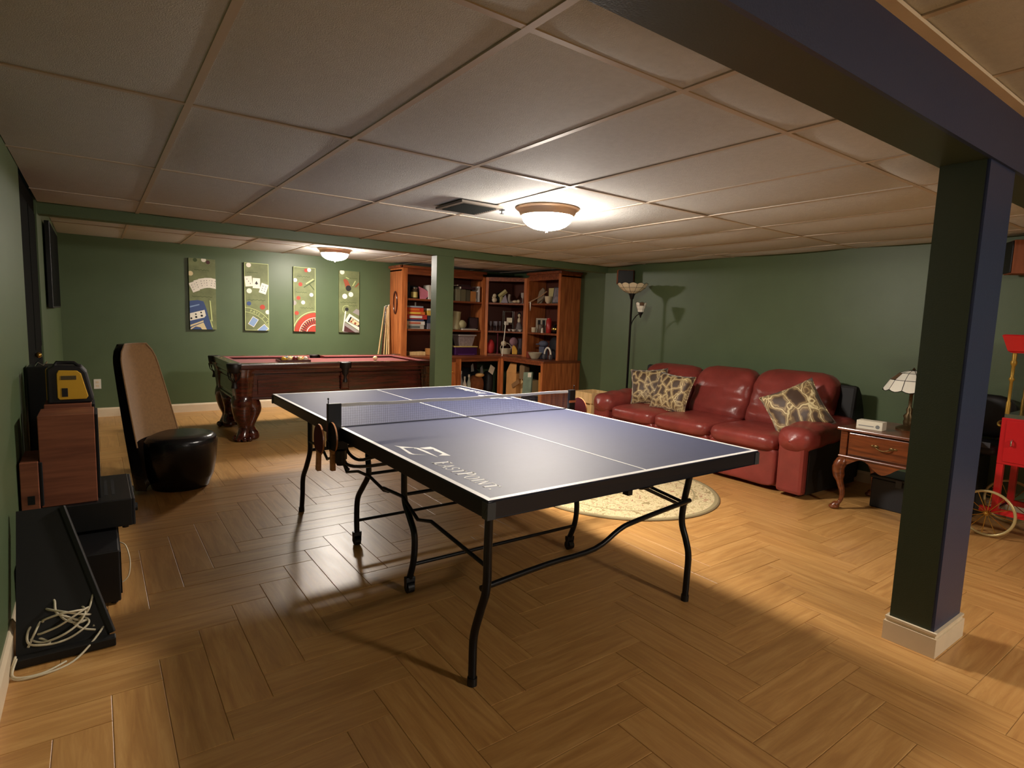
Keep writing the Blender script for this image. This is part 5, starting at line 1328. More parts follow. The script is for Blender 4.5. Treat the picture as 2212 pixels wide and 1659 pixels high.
bx(rc, 'crown', 'oak_red_h', RXF-0.055, RXF-0.02, RY0-0.03, RY1-0.03, 2.045, 2.085, bevel=0.008); bx(rc, 'crown', 'oak_red_h', RXF-0.055, RXB, RY0-0.035, RY0, 2.045, 2.085, bevel=0.008)
for z in (ZS1, ZS2): bx(rc, 'shelf', 'oak_red_h', RXF-0.008, RXB-0.016, RY0+0.03, RY1-0.02, z-0.028, z)
# --- base cabinets and the worktop
BYF, BXF, BY0 = 6.27, 4.385, 5.155
wt = thing('worktop', 'reddish oak worktop under the corner bookcases', 'worktop', (4.0, 6.5, 0.7))
MB().prism([(LX0-0.02, BYF-0.02), (BXF-0.02, BYF-0.02), (BXF-0.02, BY0-0.015), (RXB, BY0-0.015), (RXB, 6.975), (LX0-0.02, 6.975)], 0.700, CT-0.001).build('slab', 'oak_red_h', wt, bevel=0.005)
bl = thing('base_cabinet', 'open oak base cabinet under the left bookcase', 'cabinet', (3.55, 6.6, 0))
bx(bl, 'side', 'oak_red', LX0, LX0+0.03, BYF, 6.97, 0.0, 0.70); bx(bl, 'back', 'shelf_dark', LX0+0.03, 4.36, 6.955, 6.97, 0.0, 0.70); bx(bl, 'bottom', 'shelf_dark', LX0+0.03, 4.36, BYF, 6.955, 0.06, 0.08)
bx(bl, 'stile', 'oak_red', LX0, LX0+0.06, BYF-0.016, BYF, 0.0, 0.70); bx(bl, 'stile', 'oak_red', 3.53, 3.625, BYF-0.016, BYF, 0.0, 0.70); bx(bl, 'stile', 'oak_red', 4.325, 4.375, BYF-0.016, BYF, 0.0, 0.70)
bx(bl, 'rail', 'oak_red_h', LX0+0.06, 4.375, BYF-0.015, BYF-0.001, 0.655, 0.70); bx(bl, 'rail', 'oak_red_h', LX0+0.06, 4.375, BYF-0.015, BYF-0.001, 0.0, 0.09); bx(bl, 'divider', 'shelf_dark', 3.56, 3.58, BYF, 6.955, 0.08, 0.70)
dr_ = bx(bl, 'door', 'oak_red', LX0+0.065, 3.525, BYF-0.030, BYF-0.016, 0.10, 0.65, bevel=0.004); part(dr_, 'knob', 'brass', smooth=60).sq((3.46, BYF-0.042, 0.50), (0.012, 0.012, 0.012), 1, 1, 12, 8).done()
br = thing('base_cabinet', 'open oak base cabinet under the right bookcase, holding cardboard', 'cabinet', (4.75, 5.7, 0))
bx(br, 'end_panel', 'oak_red', BXF, RXB, BY0, BY0+0.03, 0.0, 0.70); bx(br, 'back', 'shelf_dark', RXB-0.015, RXB, BY0+0.03, 6.24, 0.0, 0.70); bx(br, 'bottom', 'shelf_dark', BXF, RXB-0.015, BY0+0.03, 6.24, 0.06, 0.08)
bx(br, 'stile', 'oak_red', BXF-0.016, BXF, BY0, BY0+0.05, 0.0, 0.70); bx(br, 'stile', 'oak_red', BXF-0.016, BXF, 6.19, 6.25, 0.0, 0.70); bx(br, 'rail', 'oak_red_h', BXF-0.015, BXF-0.001, BY0+0.05, 6.19, 0.665, 0.70); bx(br, 'rail', 'oak_red_h', BXF-0.015, BXF-0.001, BY0+0.05, 6.19, 0.0, 0.09)
# oval medallion hung on the left case's side
md = thing('oval_plaque', 'dark oval wooden ring hung on the side of the left bookcase', 'plaque', (LX0, 6.72, 1.52))
MB().tube([(LX0-0.010, 6.755+0.058*math.cos(2*PI*k/28), 1.53+0.165*math.sin(2*PI*k/28)) for k in range(28)], 0.011, 8, closed=True).build('ring', 'mahogany', md, smooth=60)
MB().lathe([(0.0, 0.004), (0.9, 0.004), (1.0, 0.0)], n=24, M=frame((LX0-0.001, 6.755, 1.53), (0, -0.05, 0), (0, 0, 1)) @ Matrix.Diagonal((0.05, 0.15, 1, 1))).build('inset', 'oak_red', md)

# ================================================================== things on the shelves
def solid(name, label, cat, m, mb, group=None, **kw):
    return tag(mb.build(name, m, None, **kw), label, cat, group)
def C(name, rgb, rough=0.6, **kw): return mat(name, rgb, rough=rough, **kw)
def box_thing(name, label, cat, x0, x1, y0, y1, z0, z1, m, lid=None, print_m=None, face='y', group=None):
    r = thing(name, label, cat, ((x0+x1)/2, (y0+y1)/2, z0), 0, group)
    zl = z1-(z1-z0)*0.4 if lid else z1
    bx(r, 'box_body', m, x0, x1, y0, y1, z0, zl, bevel=0.002)
    if lid: bx(r, 'lid', lid, x0-0.003, x1+0.003, y0-0.003, y1+0.003, zl, z1, bevel=0.002)
    if print_m:
        zc = (z0+z1)/2; h = (z1-z0)*0.26
        if face == 'y': bx(r, 'printed_label', print_m, x0+(x1-x0)*0.22, x0+(x1-x0)*0.78, y0-0.0045, y0-0.003, zc-h, zc+h)
        else: bx(r, 'printed_label', print_m, x0-0.0045, x0-0.003, y0+(y1-y0)*0.22, y0+(y1-y0)*0.78, zc-h, zc+h)
    return r
def book(label, x0, x1, y0, y1, z0, z1, m, spine='y', group=None):
    r = thing('book', label, 'book', ((x0+x1)/2, (y0+y1)/2, z0), 0, group)
    t = 0.004
    bx(r, 'pages', C('pages', (214, 204, 178), 0.9), x0+t, x1-t, y0+t, y1-t, z0+0.003, z1-0.003)
    mb = MB()
    if spine == 'y':
        mb.box(x0, x0+t, y0, y1, z0, z1); mb.box(x1-t, x1, y0, y1, z0, z1); mb.box(x0+t, x1-t, y0, y0+t, z0, z1)
    else:      # lying flat, spine to the front
        mb.box(x0, x1, y0, y1, z0, z0+t); mb.box(x0, x1, y0, y1, z1-t, z1); mb.box(x0, x1, y0, y0+t, z0+t, z1-t)
    mb.build('cover', m, r)
    return r
def jar(name, label, cat, x, y, prof, m, cap=None, cap_prof=None, n=18):
    r = thing(name, label, cat, (x, y, prof[0][1]))
    MB().lathe(prof, (x, y), n).build('body', m, r, smooth=50)
    if cap: MB().lathe(cap_prof, (x, y), n).build('cap', cap, r, smooth=50)
    return r
e0 = 0.001
# ---- left case, top shelf, left bay
z = ZS2+e0; yF = LYF+0.03
book('dark blue binder standing at the left end of the top shelf', 2.86, 2.895, yF, yF+0.25, z, z+0.24, C('binder_blue', (34, 40, 58)))
r = jar('candle_jar', 'glass jar with a yellow label and silver lid beside the blue binder', 'jar', 3.00, yF+0.07, [(0.050, z), (0.052, z+0.01), (0.052, z+0.12), (0.044, z+0.135), (0.042, z+0.145)], C('jar_glass', (70, 62, 44), 0.15), 'chrome', [(0.045, z+0.145), (0.047, z+0.15), (0.047, z+0.172), (0.0, z+0.178)])
MB().lathe([(0.0532, z+0.018), (0.0532, z+0.10)], (3.00, yF+0.07), 18).build('paper_label', C('label_yellow', (206, 190, 116)), r)
pk = C('pink_card', (206, 122, 140)); mb = MB(); mb.prism([(0, 0), (0.10, 0), (0.20, 0.09), (0.10, 0.15), (-0.01, 0.19)], 0, 0.012, frame((3.09, yF+0.06, z), (1, 0.1, 0), (0, 0.15, 1)))
solid('pink_folder', 'pink folder leaning on the top shelf beside the jar', 'folder', pk, mb)
box_thing('black_box', 'black box at the back of the top shelf behind the jar', 'box', 2.93, 3.10, yF+0.15, yF+0.30, z, z+0.20, 'dark_charcoal')
box_thing('white_carton', 'white carton half hidden behind the post on the top shelf', 'box', 3.24, 3.40, yF+0.05, yF+0.25, z, z+0.22, C('carton_white', (200, 196, 184)))
# ---- left case, second shelf, left bay: board games
z = ZS1+e0; yF = LYF+0.015
games = [('grey board game box with white lettering strip, bottom of the left stack', 2.80, 3.14, 0.062, C('game_grey', (176, 172, 160)), C('game_ink', (90, 96, 92))), ('white board game box, second from the bottom of the left stack', 2.81, 3.15, 0.055, C('game_white', (216, 210, 198)), C('game_rust', (176, 96, 70))), ('dark blue flat board game box in the left stack', 2.82, 3.13, 0.028, C('game_blue', (52, 62, 96)), None), ('red and white board game box jutting out of the left stack', 2.80, 3.19, 0.070, C('game_red', (176, 52, 44)), C('game_white', (216, 210, 198))), ('orange board game box in the left stack', 2.80, 3.15, 0.045, C('game_orange', (206, 110, 46)), C('game_yellow', (222, 180, 70))), ('bright red board game box near the top of the left stack', 2.80, 3.13, 0.058, C('game_scarlet', (200, 54, 30)), C('game_orange', (206, 110, 46))), ('pale blue flat game box on top of the left stack', 2.81, 3.12, 0.024, C('game_pale', (140, 150, 160)), None)]
zz = z
for (lab, x0, x1, h, m, p) in games:
    box_thing('board_game', lab, 'game', x0, x1, yF+random.uniform(0, 0.012), yF+0.25, zz, zz+h, m, print_m=p, group='board games on the left bookcase'); zz += h+0.001
zz = z
for (lab, x0, x1, h, m, p) in [('grey game box at the bottom of the right stack', 3.20, 3.42, 0.09, C('game_slate', (110, 108, 116)), None), ('dark blue game box in the right stack', 3.20, 3.43, 0.12, C('game_navy', (44, 52, 72)), C('game_pale', (140, 150, 160))), ('yellow game box on top of the right stack', 3.20, 3.42, 0.075, C('game_gold', (196, 160, 70)), C('game_rust', (176, 96, 70))), ('cream flat game box across the right stack', 3.20, 3.43, 0.03, C('pages', (214, 204, 178)), None)]:
    box_thing('board_game', lab, 'game', x0, x1, yF+random.uniform(0, 0.02), yF+0.25, zz, zz+h, m, print_m=p, group='board games on the left bookcase'); zz += h+0.001
jar('white_candle', 'small white candle on the stacked board games', 'candle', 3.03, yF+0.10, [(0.012, z+0.351), (0.012, z+0.405), (0.0, z+0.408)], C('wax', (232, 226, 210)))
# ---- left case, worktop level, left bay
z = CT+e0
box_thing('tan_box', 'low tan wooden box on the worktop under the board games', 'box', 2.90, 3.17, LYF+0.02, LYF+0.20, z, z+0.055, 'pine')
box_thing('tan_box', 'taller tan box on the worktop beside the green post', 'box', 3.26, 3.42, LYF+0.04, LYF+0.22, z, z+0.10, C('kraft', (176, 120, 66)))
# ---- left case, top shelf, right bay
z = ZS2+e0; yF = LYF+0.03
for (lab, x0, x1, h, rgb, nm) in [('grey-green book on the top shelf right of the post', 3.70, 3.78, 0.19, (120, 116, 92), 'bk1'), ('olive book, second of the row on the top shelf', 3.79, 3.88, 0.185, (104, 98, 74), 'bk2'), ('dark olive book, third of the row on the top shelf', 3.89, 3.96, 0.18, (84, 78, 62), 'bk3'), ('tan orange book, fourth of the row on the top shelf', 3.97, 4.07, 0.165, (186, 126, 70), 'bk4'), ('tall white book at the end of the row', 4.118, 4.145, 0.25, (206, 204, 200), 'bk5')]:
    book(lab, x0, x1, yF, yF+0.2, z, z+h, C(nm, rgb), group='books on the top shelf')
book('dark maroon book lying across the standing books', 3.79, 4.06, yF, yF+0.2, z+0.192, z+0.232, C('bk6', (58, 28, 34)), spine='flat')
book('dark book lying on top of the maroon one', 3.74, 3.98, yF+0.01, yF+0.2, z+0.233, z+0.262, C('bk8', (44, 26, 28)), spine='flat')
jar('white_bottle', 'small white bottle between the tan and the tall white book', 'bottle', 4.093, yF+0.04, [(0.014, z), (0.016, z+0.003), (0.016, z+0.04), (0.007, z+0.05), (0.007, z+0.06)], C('wax', (232, 226, 210)))
# ---- left case, second shelf, right bay
z = ZS1+e0
mb = MB(); mb.tube(smooth_path([(3.75, 6.70, z), (3.76, 6.70, z+0.10), (3.78, 6.70, z+0.20), (3.79, 6.70, z+0.29)], 5), [0.085, 0.09, 0.09, 0.088, 0.084, 0.08, 0.076, 0.073, 0.070, 0.068, 0.066, 0.065, 0.064, 0.064, 0.066, 0.07], 20); mb.sq((3.86, 6.67, z+0.085), (0.085, 0.07, 0.075), 1, 1, 20, 12)
solid('ceramic_boot', 'cream ceramic boot-shaped vase on the second shelf right of the post', 'vase', C('ceramic', (172, 164, 124), 0.35, var=0.15, vscale=10), mb, smooth=60)
r = thing('picture_frame', 'dark picture frame leaning at the right end of the second shelf', 'frame', (4.07, 6.70, z))
Mf = frame((3.98, 6.66, z), (1, -0.15, 0), (0.25, 0.35, 1))
MB().box(0, 0.17, 0, 0.22, 0, 0.012, Mf).build('moulding', 'black_plastic', r); MB().box(0.015, 0.155, 0.015, 0.205, 0.012, 0.014, Mf).build('glass', C('photo_dark', (60, 44, 46), 0.15), r)
for k, (lab, w, m) in enumerate([('cream magazine at the bottom of the flat pile on the second shelf', 0.28, C('pages', (214, 204, 178))), ('grey magazine on top of the flat pile on the second shelf', 0.24, C('mag_grey', (150, 144, 140)))]):
    mb = MB().box(3.83, 3.83+w, LYF+0.005, LYF+0.11, z+0.013*k, z+0.013*k+0.012); solid('magazine', lab, 'magazine', m, mb)
# ---- left case, worktop level, right bay
z = CT+e0; yF = LYF+0.01
r = thing('purple_box', 'purple storage box with a yellow rim on the worktop', 'box', (3.90, yF+0.15, z))
bx(r, 'box_body', C('box_purple', (62, 26, 74), 0.4), 3.70, 4.11, yF, yF+0.28, z, z+0.125, bevel=0.006); bx(r, 'rim', C('rim_yellow', (214, 186, 110)), 3.69, 4.12, yF-0.008, yF+0.288, z+0.125, z+0.142, bevel=0.004); bx(r, 'glossy_base', C('box_violet', (120, 70, 140), 0.3), 3.75, 4.06, yF-0.004, yF, z+0.005, z+0.014)
r = thing('plastic_tub', 'clear plastic tub with a flared lid on the purple box', 'tub', (3.92, yF+0.12, z+0.143))
tb = C('tub_clear', (150, 136, 134), 0.25, var=0.2, vscale=25)
def tubf(u, v):
    q = int(round(u*4)) % 4; hx, hy = 0.115+0.035*v, 0.085+0.03*v
    return Vector((3.93+(hx if q in (1, 2) else -hx), yF+0.14+(hy if q in (2, 3) else -hy), z+0.143+0.165*v))
MB().surf(tubf, 4, 3, cu=True).build('tub_body', tb, r); bx(r, 'lid', C('tub_lid', (176, 170, 166), 0.3), 3.76, 4.10, yF+0.01, yF+0.27, z+0.308, z+0.328, bevel=0.006); bx(r, 'tub_floor', tb, 3.82, 4.04, yF+0.06, yF+0.22, z+0.143, z+0.146)

# ---- corner case; q(s, d, z): s along the front, d into the case
def q(s, d, z=0.0): p = A_+dn*s+inn*d; return Vector((p.x, p.y, z))
z = ZS2+e0
ivory = C('ivory', (206, 190, 160), 0.4); grey_c = C('figurine_grey', (108, 98, 100), 0.4); cam_y = C('pale_yellow', (196, 184, 130), 0.5)
p = q(0.13, 0.08); mb = MB(); mb.sq((p.x, p.y, z+0.045), (0.045, 0.04, 0.045), 1, 1, 16, 10).sq((p.x, p.y, z+0.115), (0.032, 0.03, 0.032), 1, 1, 16, 10).sq((p.x-0.03, p.y, z+0.085), (0.018, 0.016, 0.02), 1, 1, 10, 8)
solid('figurine', 'small ivory bear figurine on the top corner shelf', 'figurine', ivory, mb, smooth=60)
p = q(0.24, 0.16); mb = MB(); mb.tube([p+Vector((-0.05, 0.02, z+0.10)), p+Vector((0.05, -0.05, z+0.20))], 0.035, 4); mb.box(p.x-0.03, p.x+0.03, p.y-0.02, p.y+0.03, z, z+0.10)
solid('toy_camera', 'pale yellow tilted toy among the figurines', 'toy', cam_y, mb)
p = q(0.30, 0.09); mb = MB(); mb.prism([(-0.06, 0), (0.06, 0), (0.04, 0.06), (0.015, 0.14), (-0.01, 0.10)], 0, 0.03, frame((p.x, p.y, z), dn, (0, 0, 1)))
solid('glass_swan', 'grey glass swan figurine on the top corner shelf', 'figurine', C('glass_grey', (150, 140, 150), 0.15), mb, bevel=0.004)
p = q(0.20, 0.30); mb = MB().sq((p.x, p.y, z+0.09), (0.10, 0.06, 0.09), 0.8, 0.8, 18, 10); solid('dark_purse', 'dark purse at the back of the top corner shelf', 'bag', 'dark_charcoal', mb, smooth=60)
p = q(0.395, 0.10); mb = MB().tube(smooth_path([(p.x-0.02, p.y, z+0.14), (p.x-0.03, p.y, z+0.07), (p.x-0.01, p.y, z+0.02), (p.x+0.04, p.y-0.02, z+0.015)], 5), [0.022]*8+[0.025]*8, 12); solid('ceramic_shoe', 'curved grey and cream ornament beside the shell', 'ornament', C('shoe_grey', (150, 138, 124), 0.4), mb, smooth=60)
p = q(0.49, 0.06); mb = MB().sq((p.x, p.y, z+0.025), (0.062, 0.045, 0.025), 0.9, 0.9, 18, 10).sq((p.x+0.03, p.y-0.03, z+0.03), (0.03, 0.03, 0.03), 1, 1, 14, 8); solid('sea_shell', 'cream sea shell lying on the top corner shelf', 'shell', ivory, mb, smooth=60)
p = q(0.60, 0.08); jar('glass_goblet', 'pale glass goblet at the right end of the top corner shelf', 'glass', p.x, p.y, [(0.035, z), (0.036, z+0.004), (0.006, z+0.01), (0.006, z+0.08), (0.03, z+0.10), (0.034, z+0.17), (0.031, z+0.17), (0.027, z+0.105)], C('goblet_glass', (170, 164, 158), 0.1))
# second corner shelf: glasses, wire rack, doll, crystal
z = ZS1+e0
gl = C('clear_glass', (134, 128, 136), 0.08, alpha=0.55)
names = ['wine glass at the left end of the second corner shelf', 'wine glass, second of the row on the second corner shelf', 'wine glass, third of the row on the second corner shelf', 'wine glass, fourth of the row on the second corner shelf']
for k, lab in enumerate(names):
    p = q(0.08+0.048*k, 0.07+0.06*(k % 2)); jar('wine_glass', lab, 'glass', p.x, p.y, [(0.022, z), (0.023, z+0.003), (0.004, z+0.008), (0.004, z+0.07), (0.018, z+0.085), (0.024, z+0.12), (0.021, z+0.155), (0.019, z+0.155), (0.021, z+0.12), (0.015, z+0.088)], gl, n=14)['group'] = 'wine glasses on the corner bookcase'
r = thing('wire_rack', 'tall wire rack with a cream card on the second corner shelf', 'rack', q(0.36, 0.16, z))
for s in (0.28, 0.44):
    for d_ in (0.10, 0.24): part(r, 'wire_post', 'chrome').cyl(q(s, d_, z), q(s, d_, z+0.33), 0.004, n=6).done()
for zz in (z+0.12, z+0.32):
    part(r, 'wire_shelf', 'chrome').tube([q(0.28, 0.10, zz), q(0.44, 0.10, zz), q(0.44, 0.24, zz), q(0.28, 0.24, zz)], 0.003, 6, closed=True).done()
MB().box(0.34, 0.43, 0.11, 0.115, z+0.14, z+0.22, MD()).build('card', C('pages', (214, 204, 178)), r)
r = thing('doll', 'porcelain doll in a grey dress on the second corner shelf', 'doll', q(0.54, 0.14, z)); p = q(0.545, 0.13)
MB().lathe([(0.075, z), (0.078, z+0.02), (0.05, z+0.10), (0.022, z+0.15)], (p.x, p.y), 18).build('dress', C('dress_grey', (110, 100, 98), 0.7), r, smooth=60)
MB().lathe([(0.02, z+0.145), (0.028, z+0.17), (0.024, z+0.205), (0.010, z+0.225), (0.008, z+0.235)], (p.x, p.y), 14).sq((p.x, p.y, z+0.262), (0.024, 0.024, 0.03), 1, 1, 14, 10).build('bust', ivory, r, smooth=60)
MB().sq((p.x+0.012, p.y+0.014, z+0.275), (0.032, 0.03, 0.04), 1, 1, 14, 10).build('hair', 'dark_charcoal', r, smooth=60)
for k, (lab, s, d_, rr) in enumerate([('shallow crystal dish in front on the second corner shelf', 0.47, 0.05, 0.05), ('small crystal bowl in front of the doll', 0.58, 0.045, 0.038), ('tiny crystal dish beside the white stick', 0.40, 0.045, 0.03)]):
    p = q(s, d_); jar('crystal_dish', lab, 'dish', p.x, p.y, [(rr*0.5, z), (rr*0.6, z+0.008), (rr, z+0.035), (rr*0.92, z+0.035), (rr*0.5, z+0.012)], C('crystal', (196, 190, 182), 0.06), n=12)
# worktop level of the corner case
z = CT+0.030
p = q(0.08, 0.10); mb = MB().tube(smooth_path([(p.x, p.y, z), (p.x-0.005, p.y, z+0.08), (p.x+0.01, p.y, z+0.17), (p.x+0.0, p.y, z+0.23)], 4), [0.05, 0.058, 0.064, 0.068, 0.07, 0.07, 0.068, 0.062, 0.055, 0.045, 0.034, 0.02, 0.01], 16)
solid('red_sack', 'bright red sack at the left of the corner worktop', 'bag', C('red_cloth', (176, 40, 42), 0.6, var=0.2, vscale=14), mb, smooth=70)
p = q(0.205, 0.07); jar('maroon_stick', 'thin maroon candlestick beside the red sack', 'candlestick', p.x, p.y, [(0.022, z), (0.022, z+0.01), (0.008, z+0.02), (0.007, z+0.30), (0.012, z+0.31), (0.006, z+0.34)], C('maroon', (104, 32, 48), 0.4))
r = thing('wicker_basket', 'small white wicker basket on the corner worktop', 'basket', q(0.34, 0.06, z)); p = q(0.345, 0.08)
mb = MB(); mb.lathe([(0.075, z), (0.092, z+0.085), (0.094, z+0.09), (0.088, z+0.09), (0.072, z+0.006)], (p.x, p.y), 40, scal=lambda w, zz: 1+0.03*math.cos(20*w)); mb.build('basket_body', C('wicker', (190, 176, 148), 0.8), r, smooth=50)
MB().tube([Vector((p.x+0.09*math.cos(w)*dn.x, p.y+0.09*math.cos(w)*dn.y, z+0.09+0.09*math.sin(w))) for w in [PI*k/12 for k in range(13)]], 0.006, 6).build('handle', C('wicker', (190, 176, 148), 0.8), r, smooth=60)
p2 = q(0.33, 0.10); mb = MB().sq((p2.x-0.03, p2.y, z+0.17), (0.05, 0.045, 0.045), 1, 1, 16, 10); solid('plush_toy', 'cream plush toy head peeking out of the basket', 'toy', ivory, mb, smooth=60)
p2 = q(0.46, 0.16); mb = MB().sq((p2.x, p2.y, z+0.20), (0.075, 0.06, 0.075), 1, 1, 16, 10).sq((p2.x, p2.y, z+0.08), (0.05, 0.05, 0.085), 1, 1, 14, 8); solid('plush_toy', 'mauve plush toy behind the white basket', 'toy', C('mauve', (150, 112, 120), 0.9), mb, smooth=60)
p2 = q(0.49, 0.06); mb = MB(); mb.prism([(-0.03, 0), (0.055, 0), (0.06, 0.06), (0.03, 0.12), (-0.005, 0.155), (-0.03, 0.12)], 0, 0.04, frame((p2.x, p2.y, z), dn, (0, 0, 1))); solid('yellow_cloth', 'folded yellow cloth right of the white basket', 'cloth', C('yellow_cloth', (206, 156, 62), 0.8), mb, bevel=0.008)
p2 = q(0.59, 0.20); mb = MB().box(p2.x-0.05, p2.x+0.05, p2.y-0.04, p2.y+0.04, z, z+0.26); solid('grey_book_box', 'tall grey box at the right of the corner worktop', 'box', C('box_slate', (86, 78, 84), 0.6), mb, bevel=0.004)
# white walking stick standing before the corner case
ws = thing('white_stick', 'slim white stick with a flat top standing before the corner bookcase', 'stick', (4.41, 6.17, CT))
part(ws, 'shaft', C('wax', (232, 226, 210)), smooth=50).cyl((4.395, 6.255, CT+e0), (4.43, 6.235, 1.245), 0.008, n=8).done()
bx(ws, 'top_plate', C('wax', (232, 226, 210)), 4.415, 4.475, 6.22, 6.25, 1.243, 1.30)

# ---- right case; front faces -x
z = ZS2+e0
mb = MB(); mb.prism([(-0.07, 0.0), (0.03, 0.0), (0.075, 0.10), (0.06, 0.22), (0.0, 0.26), (-0.07, 0.20), (-0.085, 0.1)], 0, 0.03, frame((RXF+0.16, 5.90, z), (0, -1, 0), (0.2, 0, 1))); solid('guitar_body', 'pale flat rounded board leaning on the top right shelf', 'board', C('pale_board', (146, 130, 108), 0.5), mb, bevel=0.006)
mb = MB().tube([(RXF-0.03, 5.975, z+0.01), (RXF+0.05, 5.76, z+0.12), (RXF+0.08, 5.66, z+0.19)], 0.012, 8); solid('wooden_pipe', 'long wooden pipe lying slanted on the top right shelf', 'pipe', C('pipe_wood', (150, 116, 84), 0.5), mb, smooth=60)
mb = MB().prism([(-0.012, 0.02), (0.014, 0.02), (0.012, -0.06), (0.002, -0.12), (-0.010, -0.05)], 0, 0.006, frame((RXF-0.030, 5.93, z-0.0), (0, -1, 0), (0, 0, 1))); solid('cream_tassel', 'cream tassel hanging over the edge of the top right shelf', 'tassel', C('wax', (232, 226, 210)), mb)
bx_t = jar('cream_cup', 'cream cup standing near the photo on the top right shelf', 'cup', RXF+0.05, 5.58, [(0.025, z), (0.03, z+0.01), (0.048, z+0.03), (0.062, z+0.11), (0.057, z+0.11), (0.04, z+0.03)], ivory)
MB().box(RXF+0.10, RXF+0.18, 5.50, 5.64, z+0.0, z+0.24).build('note_card', cam_y, None)
tag(bpy.data.objects['note_card'], 'tall cream card standing behind the cup', 'card')
r = thing('photo_frame', 'framed dark portrait photo at the right end of the top right shelf', 'frame', (RXF+0.06, 5.36, z)); Mf = frame((RXF+0.03, 5.46, z), (0.25, -1, 0), (0.15, 0, 1))
MB().box(0, 0.17, 0, 0.25, 0, 0.012, Mf).build('moulding', 'dark_charcoal', r); MB().box(0.015, 0.155, 0.015, 0.235, 0.012, 0.0135, Mf).build('photo', C('photo_grey', (120, 110, 118), 0.3, var=0.5, vscale=12), r)
z = ZS1+e0
r = thing('printed_sign', 'pale grey board with dark squares on the second right shelf', 'sign', (RXF+0.1, 5.85, z)); bx(r, 'board', C('sign_pale', (168, 158, 140)), RXF+0.15, RXF+0.165, 5.72, 6.0, z, z+0.23)
for y in (5.92, 5.80): bx(r, 'dark_square', 'dark_charcoal', RXF+0.148, RXF+0.150, y-0.04, y+0.03, z+0.12, z+0.20)
jar('brown_jar', 'squat brown jar before the pale board', 'jar', RXF+0.06, 5.745, [(0.05, z), (0.052, z+0.004), (0.052, z+0.12), (0.046, z+0.13), (0.0, z+0.132)], C('jar_brown', (92, 74, 60), 0.4))
jar('cream_mug', 'cream glazed mug left on the second right shelf', 'mug', RXF+0.05, 5.92, [(0.032, z), (0.04, z+0.01), (0.042, z+0.08), (0.038, z+0.08), (0.03, z+0.01)], ivory)
jar('red_flask', 'tall red flask on the second right shelf', 'flask', RXF+0.05, 5.545, [(0.040, z), (0.042, z+0.005), (0.042, z+0.20), (0.03, z+0.215), (0.03, z+0.235), (0.0, z+0.236)], C('flask_red', (168, 40, 36), 0.3))
mb = MB().prism([(-0.02, 0), (0.02, 0), (0.008, 0.08), (-0.012, 0.06)], 0, 0.02, frame((RXF+0.0, 5.63, z), (0, -1, 0), (0, 0, 1))); solid('cream_horn', 'small cream horn beside the red flask', 'ornament', C('wax', (232, 226, 210)), mb)
r = thing('black_vase', 'round black vase with a gold band on the second right shelf', 'vase', (RXF+0.06, 5.39, z)); MB().lathe([(0.03, z), (0.062, z+0.04), (0.066, z+0.07), (0.055, z+0.11), (0.03, z+0.13), (0.034, z+0.14)], (RXF+0.06, 5.39), 20).build('body', 'black_leather', r, smooth=60)
MB().lathe([(0.0665, z+0.055), (0.0675, z+0.07), (0.0655, z+0.08)], (RXF+0.06, 5.39), 20).build('gold_band', 'brass', r, smooth=60)
box_thing('mauve_box', 'mauve box behind the black vase', 'box', RXF+0.14, RXF+0.30, 5.28, 5.46, z, z+0.24, C('box_mauve', (112, 66, 76)))
z = CT+e0
jar('red_crock', 'reddish clay crock on the worktop of the right bookcase', 'crock', RXF-0.06, 5.86, [(0.055, z), (0.058, z+0.006), (0.060, z+0.095), (0.054, z+0.10), (0.0, z+0.10)], C('clay', (140, 62, 44), 0.4))
r = thing('white_bowl', 'pale bowl with a rounded rim on the right worktop', 'bowl', (RXF-0.16, 5.60, z)); MB().lathe([(0.05, z), (0.06, z+0.01), (0.105, z+0.09), (0.112, z+0.10), (0.10, z+0.095), (0.05, z+0.015)], (RXF-0.16, 5.60), 24).build('bowl_body', C('bowl_pale', (190, 182, 156), 0.35), r, smooth=60)
MB().lathe([(0.05, z+0.012), (0.088, z+0.07)], (RXF-0.16, 5.60), 24).build('glaze', C('bowl_dark', (52, 50, 52), 0.3), r, smooth=60)
r = thing('headphones', 'grey and white headphones standing on the right worktop', 'headphones', (RXF-0.06, 5.38, z)); MB().tube([(RXF-0.07, 5.40+0.075*math.cos(w), z+0.075+0.11*math.sin(w)) for w in [PI*k/14 for k in range(15)]], 0.014, 10).build('band', C('wax', (232, 226, 210)), r, smooth=60)
for y in (5.325, 5.475): MB().sq((RXF-0.07, y, z+0.045), (0.035, 0.022, 0.045), 0.8, 0.8, 14, 10).build('ear_cup', C('cup_grey', (90, 86, 88), 0.5), r, smooth=60)
mb = MB().sq((RXF+0.14, 5.405, z+0.18), (0.12, 0.14, 0.18), 0.7, 0.7, 20, 12); solid('black_backpack', 'black backpack at the back of the right worktop', 'bag', C('bag_black', (20, 20, 26), 0.7), mb, smooth=60)
mb = MB().sq((RXF+0.02, 5.62, z+0.235), (0.07, 0.09, 0.05), 1, 1, 18, 10).sq((RXF-0.02, 5.69, z+0.225), (0.05, 0.05, 0.012), 1, 1, 14, 8); mb.box(RXF-0.02, RXF+0.06, 5.56, 5.68, z, z+0.19); solid('baseball_hat', 'grey-blue baseball cap on a dark box behind the bowl', 'cap', C('cap_blue', (84, 88, 106), 0.8), mb, smooth=60)

